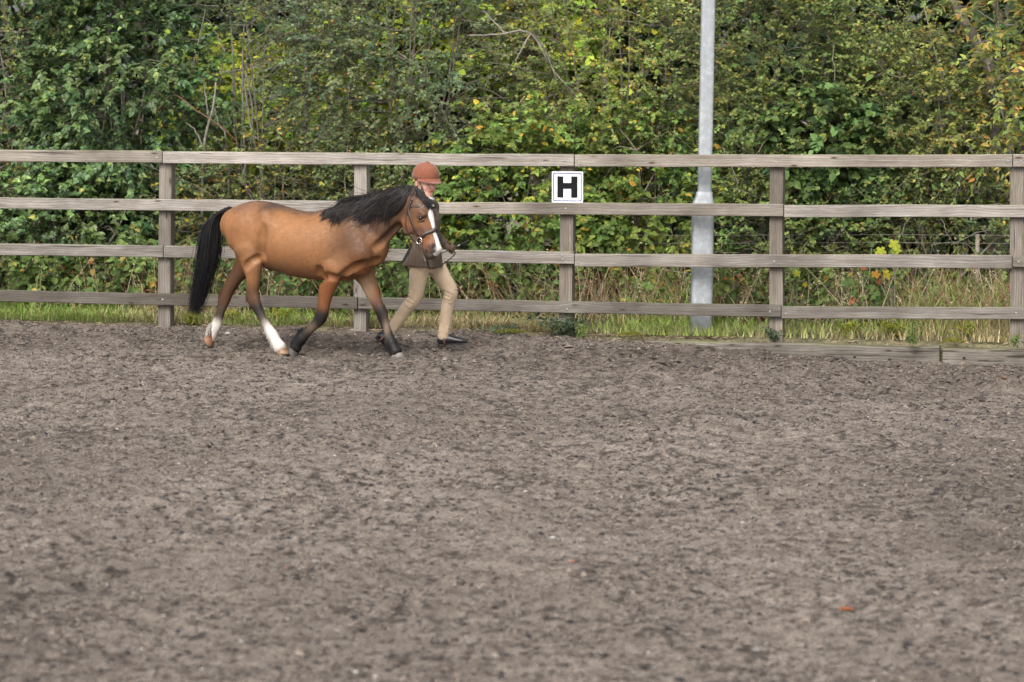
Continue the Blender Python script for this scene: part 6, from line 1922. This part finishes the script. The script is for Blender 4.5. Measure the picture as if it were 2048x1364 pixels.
def build_grass():
    r = np.random.default_rng(77)
    fol = Foliage()
    n = 44000
    s = r.uniform(-6.5, 8.5, n); nn = -0.06 + 1.6 * r.random(n) ** 1.25
    nn = np.where((nn < 0.08) & (s < S_LOW0), nn + 0.15, nn)
    dens = 0.55 + 0.6 * vnoise(s * 1.3, nn * 1.3, seed=41)
    k = r.random(n) < dens + 0.15
    s, nn = s[k], nn[k]; n = len(s)
    dry = sstep(0.12, 0.60, vnoise(s * 0.9, nn * 0.9, seed=42) + 0.30 * r.normal(size=n)) 
    dry = np.maximum(dry, 0.6 * np.exp(-((nn - 0.03) / 0.08) ** 2))
    h = (0.07 + 0.15 * r.random(n) ** 1.5) * (0.8 + 0.5 * sstep(0.2, 1.2, nn))
    tall = ((s > fs(1800, .6)) & (s < fs(2060, .6)) & (nn > 0.35)) | ((s > fs(1150, .6)) & (s < fs(1420, .6)) & (nn > 0.5) & (r.random(n) < 0.4))
    h = h * np.where(tall, 2.0 + 1.2 * r.random(n), 1.0)
    dry = np.maximum(dry, tall * (r.random(n) < 0.38) * 0.9)
    base = fw(s, nn, 0.03)
    a = r.random(n) * 6.283
    lean = np.stack([np.cos(a), np.sin(a), np.zeros(n)], -1) * (0.25 + 0.6 * r.random((n, 1))) 
    w = np.stack([-np.sin(a), np.cos(a), np.zeros(n)], -1) * (0.0035 + 0.003 * r.random((n, 1)))
    P = [base + (lean * t ** 1.6 * h[:, None]) + UP * (h * t * (1 - 0.25 * t))[:, None] for t in (0, 0.5, 1.0)]
    V = np.stack([P[0] - w, P[0] + w, P[1] - w * 0.8, P[1] + w * 0.8, P[2]], 1)
    g1 = np.array([0.235, 0.36, 0.07]); g2 = np.array([0.35, 0.46, 0.11]); d1 = np.array([0.50, 0.41, 0.23])
    m = r.random((n, 1)); c = g1 * (1 - m) + g2 * m
    c = c * (1 - dry[:, None]) + d1 * (0.6 + 0.7 * r.random((n, 1))) * dry[:, None]
    F = np.array([0, 1, 3, 2, 2, 3, 4]); T = np.array([4, 3])
    fol.add((V.reshape(-1, 3), (np.arange(n)[:, None] * 5 + F[None]).ravel(), np.tile(T, n), np.repeat(c, 5, 0)))
    o = obj('grass', fol.mesh('grass', np.zeros(3)), M_GRASS)
    tag(o, 'short green and straw-coloured grass growing along the foot of the fence', None, None, 'stuff')
    # dry stalks, docks and dead stems in front of the hedge
    n = 3600
    s = r.uniform(-6, 8, n)
    dn = vnoise(s * 0.8, s * 0 + 3.3, seed=44) * 0.5 + 0.35
    dn = np.maximum(dn, 0.9 * ((s > fs(1150, 1)) & (s < fs(1480, 1)))); dn = np.maximum(dn, 0.8 * ((s > fs(1780, 1)) & (s < fs(2050, 1))))
    s = s[r.random(n) < dn]; n = len(s)
    nn = 0.55 + 0.7 * r.random(n)
    h = 0.25 + 0.55 * r.random(n) ** 1.3
    b = fw(s, nn, 0.0)
    d = F_S * r.normal(0, 0.40, (n, 1)) + F_N * r.normal(-0.05, 0.25, (n, 1)) + UP
    k = 7; tt = np.linspace(0, 1, k)
    p = b[:, None] + d[:, None] * (h[:, None] * tt)[..., None] + np.cumsum(r.normal(0, 0.006, (n, k, 3)), 1)
    p[..., 2] -= 0.25 * (r.random((n, 1)) * h[:, None]) * tt[None] ** 3
    V, l, t, _ = tubes(p, 0.0026 + 0.0018 * r.random(n), 0.0010, 3)
    c = np.array([[0.42, 0.32, 0.20], [0.32, 0.19, 0.11], [0.52, 0.43, 0.29], [0.24, 0.13, 0.08]])[r.integers(0, 4, n)] * (0.7 + 0.6 * r.random((n, 1)))
    fol = Foliage(); fol.add((V, l, t, np.repeat(c, k * 3, 0)))
    # dead seed heads and curled leaves on the stalks
    m = n * 5
    i = r.integers(0, n, m); j = r.integers(2, k, m)
    q = p[i, j] + r.normal(0, 0.012, (m, 3))
    fol.add(leaf_block(q, r.normal(size=(m, 3)), r.normal(size=(m, 3)), 0.018 + 0.022 * r.random(m), 0.008 + 0.010 * r.random(m), c[i] * 0.9, LEAF4))
    o = obj('dry_stalks', fol.mesh('dry_stalks', np.zeros(3)), M_STALK)
    tag(o, 'tangle of dry brown stalks and dead stems in front of the hedge', None, None, 'stuff')
    # straw and litter at the arena edge
    n = 5200
    s = r.uniform(-6, 8, n); nn = r.normal(-0.01, 0.11, n)
    keep = (nn > -0.45) & (r.random(n) < 0.25 + 0.75 * ((s > fs(1180, 0)) & (s < fs(1500, 0))))
    s, nn = s[keep], nn[keep]; n = len(s)
    b = fw(s, nn, 0.0); b[:, 2] = np.where(nn < -0.10, arena_h(b[:, 0], b[:, 1]), np.maximum(arena_h(b[:, 0], b[:, 1]), 0.012)) + 0.006 + 0.05 * r.random(n) * ((s > fs(1240, 0)) & (s < fs(1400, 0)) & (nn > 0.0))
    d = r.normal(size=(n, 3)) * np.array([1, 0.6, 0.18])
    fol = Foliage(); fol.add(leaf_block(b, d, np.tile(UP, (n, 1)) + r.normal(0, 0.3, (n, 3)), 0.03 + 0.07 * r.random(n), 0.0025 + 0.003 * r.random(n), np.array([0.30, 0.235, 0.15]) * (0.4 + 0.8 * r.random((n, 1))), LEAF4))
    o = obj('straw_litter', fol.mesh('straw_litter', np.zeros(3)), M_STALK)
    tag(o, 'dead straw and grass litter strewn along the edge of the sand', None, None, 'stuff')

def weed(name, label, px, py, n, w, h, pal, seed, count=160, ll=0.03, lw=0.014, cat='weed'):
    """low plant: stems fanning out of one root, leaves all along"""
    r = np.random.default_rng(seed)
    base = fp(px, py, n); base[2] = 0.02
    root = empty(name, base, 0, label, cat, {'groundsel': 'yellow weeds along the fence', 'ivy_clump': 'ivy at the foot of the fence', 'seedling': 'green seedlings at the sand edge'}.get(name))
    ns = max(5, int(count / 14)); k = 6; tt = np.linspace(0, 1, k)
    d = np.stack([r.normal(0, 1, ns) * w / h * 0.7, r.normal(0, 0.5, ns) * w / h, np.ones(ns)], -1)
    p = d[:, None] * (h * (0.6 + 0.5 * r.random((ns, 1))) * tt)[..., None] + np.cumsum(r.normal(0, 0.004, (ns, k, 3)), 1)
    V, l, t, _ = tubes(p, 0.0022, 0.001, 3)
    f1 = Foliage(); f1.add((V, l, t, np.repeat(np.array([[0.16, 0.18, 0.06]]), len(V), 0)))
    tag(obj('stems', f1.mesh(name + '_stems', np.zeros(3)), M_STALK, root), kind='stuff')
    i = r.integers(0, ns, count); j = r.integers(1, k, count)
    q = p[i, j] + r.normal(0, 0.012, (count, 3))
    f2 = Foliage(); f2.add(leaf_block(q, r.normal(size=(count, 3)) + UP * 0.3, np.array([0, -0.6, 0.8]) + r.normal(0, 0.5, (count, 3)), ll * (0.6 + 0.8 * r.random(count)), lw * (0.6 + 0.8 * r.random(count)), pick(r, pal, count) * (0.8 + 0.4 * r.random((count, 1))), LEAF6))
    tag(obj('leaves', f2.mesh(name + '_leaves', np.zeros(3)), M_LEAF, root), kind='stuff')
    return root

YEL = [(4, (0.30, 0.33, 0.04)), (3, (0.40, 0.38, 0.05)), (2, (0.20, 0.27, 0.05))]
GRN = [(4, (0.13, 0.21, 0.05)), (2, (0.20, 0.27, 0.07))]
def build_weeds():
    weed('groundsel', 'yellow-green weed clump in front of the leftmost whole post', 385, 652, 0.15, 0.12, 0.10, YEL, 1, 260)
    weed('groundsel', "yellow weed clump between the pony's hind legs", 565, 650, 0.25, 0.16, 0.16, YEL, 2, 420)
    weed('groundsel', "yellow weed clump behind the pony's raised hind hoof", 470, 652, 0.2, 0.12, 0.11, YEL, 3, 240)
    weed('groundsel', 'yellow-flowered weed clump just right of the fourth whole post', 1700, 684, 0.15, 0.09, 0.13, YEL, 4, 260)
    weed('groundsel', 'wider yellow-flowered weed clump midway along the right panel', 1788, 686, 0.15, 0.12, 0.14, YEL, 5, 340)
    weed('groundsel', 'small yellow weed clump near the gap between the sleepers', 1925, 684, 0.25, 0.09, 0.12, YEL, 6, 220)
    weed('ivy_clump', 'trailing grey-green ivy clump round the foot of the signposted post', 1136, 668, -0.07, 0.24, 0.15, [(4, (0.085, 0.12, 0.075)), (2, (0.13, 0.16, 0.10)), (1, (0.05, 0.075, 0.045))], 7, 620, 0.03, 0.026, 'ivy')
    weed('ivy_clump', "low ivy patch on the sand edge left of the signposted post", 1010, 664, -0.05, 0.16, 0.05, [(4, (0.085, 0.12, 0.075)), (2, (0.13, 0.16, 0.10))], 8, 240, 0.026, 0.022, 'ivy')
    weed('seedling', 'tiny bright green seedling growing in the sand beside the signposted post', 1165, 690, -0.30, 0.035, 0.10, GRN, 9, 60)
    weed('seedling', 'small green weed growing up the face of the long sleeper', 1826, 722, -0.30, 0.06, 0.17, GRN, 10, 110)
    weed('seedling', 'small green sprout at the foot of the right-hand sleeper', 2028, 737, -0.32, 0.03, 0.10, GRN, 11, 60)
    weed('ivy_clump', 'dark ivy sprig at the foot of the fourth whole post', 1546, 683, -0.08, 0.06, 0.08, [(4, (0.06, 0.09, 0.055)), (2, (0.10, 0.13, 0.08))], 12, 120, 0.026, 0.022, 'ivy')
    # sycamore seedlings: bright lobed leaves
    def maple(label, spots, n, seed):
        r = np.random.default_rng(seed)
        base = fp(*spots[0][:2], n); b0 = base.copy(); base[2] = 0.0
        root = empty('sycamore_seedling', base, 0, label, 'seedling')
        mb = MB()
        for x, y, rad, col in spots:
            c = fp(x, y, n)
            mb.tube(spline([np.array([0, 0, 0.0]), (c - base) * np.array([0.4, 0.4, 0.6]), c - base], 8), np.linspace(0.005, 0.0025, 8), 5)
        obj('stem', mb.mesh('stem', True), M_BARK, root)
        for x, y, rad, col in spots:
            c = fp(x, y, n) - base - F_N * 0.02
            R_ = rad / FPX * 24.8
            nx = nrmz(np.array([0.2 * r.normal(), -1, 0.5 + 0.3 * r.random()])); ux = nrmz(np.cross(nx, UP)); uy = np.cross(ux, nx)
            V = [c]; t0 = r.normal(0, 0.3)
            for k in range(20):
                t = 2 * math.pi * k / 20 + t0
                rr = R_ * (0.62 + 0.38 * abs(math.cos(2.5 * (t - t0 + math.pi / 2)))) * (0.55 if 13 <= k <= 17 and False else 1)
                V.append(c + rr * (math.cos(t) * ux + math.sin(t) * uy) - nx * 0.010 * (k % 2))
            m2 = MB(); m2.add(V, [[0, 1 + k, 1 + (k + 1) % 20] for k in range(20)], col)
            obj('leaf', m2.mesh('leaf'), M_LEAF, root)
    yl = (0.46, 0.50, 0.06)
    maple('bright yellow sycamore seedling leaves behind the right-hand rails', [(1790, 489, 14, yl), (1762, 502, 12, yl), (1793, 500, 11, (0.40, 0.46, 0.06)), (1775, 548, 12, (0.50, 0.40, 0.05)), (1752, 548, 10, (0.52, 0.28, 0.05)), (1758, 562, 8, (0.28, 0.13, 0.06))], 0.75, 3)
    maple('single yellow-green lobed leaf behind the fourth whole post', [(1594, 546, 9, (0.40, 0.42, 0.06)), (1611, 569, 6, (0.5, 0.38, 0.05))], 0.75, 4)
    # moss cushions on the edge of the sand
    for i, (px, py, w_, lab) in enumerate(((1022, 675, 0.15, 'yellow-green moss cushion on the sand left of the signposted post'), (1262, 679, 0.12, 'mossy patch at the buried end of the long sleeper'), (1905, 689, 0.10, 'dark moss tuft in the gap between the two sleepers'))):
        r = np.random.default_rng(i); b = fp(px, py, -0.14); b[2] = 0.03; n = 500
        rr = np.sqrt(r.random(n)); a = r.random(n) * 6.283
        q = np.stack([rr * np.cos(a) * w_, rr * np.sin(a) * 0.04, 0.028 * (1 - rr ** 2)], -1)
        f2 = Foliage(); f2.add(leaf_block(q, r.normal(size=(n, 3)) * np.array([1, 1, .6]) + UP * .6, r.normal(size=(n, 3)), np.full(n, 0.016), np.full(n, 0.006), np.array([0.22, 0.22, 0.035]) * (0.6 + 0.7 * r.random((n, 1))), LEAF4))
        o = obj('moss_cushion', f2.mesh('moss', np.zeros(3)), M_GRASS); o.location = b
        tag(o, lab, 'moss', 'moss cushions at the sand edge')

def build_small():
    # fallen leaves and stones lying on the sand
    lv = [(1693, 1154, 0.036, (0.50, 0.13, 0.025), 'bright orange fallen leaf lying on the sand at the lower right'),
          (1613, 1345, 0.022, (0.50, 0.24, 0.11), 'small peach-coloured leaf at the bottom edge right of centre'),
          (473, 1327, 0.024, (0.46, 0.22, 0.14), 'pinkish brown leaf at the bottom left'),
          (573, 1110, 0.018, (0.45, 0.20, 0.11), 'small pale orange leaf scrap left of centre on the sand'),
          (413, 877, 0.024, (0.45, 0.20, 0.12), 'dull orange leaf on the sand below the pony tail'),
          (1144, 1080, 0.022, (0.48, 0.21, 0.10), 'little orange leaf on the sand below the centre'),
          (2007, 735, 0.040, (0.42, 0.22, 0.12), 'curled brown leaf lying by the right-hand sleeper'),
          (303, 680, 0.028, (0.45, 0.30, 0.15), 'tan leaf on the sand left of the raised hind hoof'),
          (1515, 720, 0.026, (0.45, 0.26, 0.15), 'pale leaf scrap on the sand in front of the long sleeper')]
    for i, (px, py, r_, c, lab) in enumerate(lv):
        p = on_ground(px, py); p[2] = arena_h(p[0:1], p[1:2])[0] + 0.008
        a = i * 1.3
        V = []
        T = np.array([[-1, 0, 0.0], [-0.55, 0.38, 0.18], [0, 0.5, 0.22], [0.55, 0.36, 0.20], [1, 0, 0.05], [0.55, -0.36, 0.16], [0, -0.5, 0.2], [-0.55, -0.38, 0.2], [0, 0, 0.02]])
        V = T * r_
        V = np.stack([V[:, 0] * math.cos(a) - V[:, 1] * math.sin(a), V[:, 0] * math.sin(a) + V[:, 1] * math.cos(a), V[:, 2]], -1)
        mb = MB(); mb.add(V, [[8, k, (k + 1) % 8] for k in range(8)], c)
        o = obj('fallen_leaf', mb.mesh('fallen_leaf', True), M_LEAF); o.location = p
        tag(o, lab, 'leaf', 'fallen leaves on the sand')
    M_STONE = plain('stone', (0.33, 0.325, 0.31), 0.7, 0, 0.2, 60, 0.4)
    for i, (px, py, r_, lab) in enumerate(((456, 674, 0.020, "small white stone on the sand behind the pony's raised hind hoof"), (1105, 1034, 0.013, 'flat pale stone on the sand below the centre'), (710, 1290, 0.010, 'grey stone near the bottom left of centre'))):
        p = on_ground(px, py); p[2] = arena_h(p[0:1], p[1:2])[0] + r_ * 0.4
        r = np.random.default_rng(i); mb = MB(); nu, nv_ = 10, 6
        V = [[math.sin(math.pi * a / nv_) * math.cos(6.283 * b / nu), math.sin(math.pi * a / nv_) * math.sin(6.283 * b / nu), math.cos(math.pi * a / nv_)] for a in range(nv_ + 1) for b in range(nu)]
        V = np.array(V) * r_ * np.array([1.3, 1, 0.6]); V = V * (1 + 0.2 * vnoise(V[:, 0] * 90, V[:, 1] * 90, V[:, 2] * 90, seed=i))[:, None]
        mb.add(V, [[a * nu + b, (a + 1) * nu + b, (a + 1) * nu + (b + 1) % nu, a * nu + (b + 1) % nu] for a in range(nv_) for b in range(nu)])
        o = obj('stone', mb.mesh('stone', True), M_STONE); o.location = p
        tag(o, lab, 'stone', 'stones on the sand')
    # wire stock fence inside the hedge, and a far rail behind it
    root = empty('wire_fence', fw(fs(1900, 1.3), 1.3, 0), 0, 'rusty two-strand wire fence running through the hedge at the right', 'fence')
    o_ = np.array(root.location)
    M_WIRE = plain('rusty_wire', (0.20, 0.17, 0.15), 0.6, 0.3, 0.3, 80, 0.1)
    for y in (470, 486):
        mb = MB(); P = [fp(x, y + 0.8 * math.sin(x * 0.01), 1.3) - o_ for x in np.linspace(1150, 2300, 30)]
        mb.tube(P, 0.0022, 5); obj('wire', mb.mesh('wire', True), M_WIRE, root)
    for px in (1955, 2240):
        a = fp(px, 640, 1.34); a[2] = -0.1; b = fp(px, 468, 1.34)
        mb = MB(); mb.tube([a - o_, (a + b) / 2 - o_, b - o_], 0.018, 8); obj('post', mb.mesh('post', True), M_BARK, root)
    root = empty('far_fence', fw(fs(1950, 4.0), 4.0, 0), 0, 'pale wooden rail fence glimpsed far behind the hedge at the right', 'fence')
    A, B = fp(1790, 382, 4.0), fp(2400, 384, 4.0)
    bpy.context.view_layer.update()
    beam('rail', A, B, 0.028, 0.02, (0, 0, 1), M_WOOD, root, 0.7, 6, 0.001, 0.004, 5)
    for px in (2006, 2300):
        a = fp(px, 640, 4.05); a[2] = -0.1; b = fp(px, 384, 4.05)
        beam('post', a, b, 0.045, 0.04, F_S, M_WOOD, root, 0.55, 6, 0.001, 0.004, 6)

build_hedge(); build_branches(); build_woodland()
build_grass(); build_weeds(); build_small()
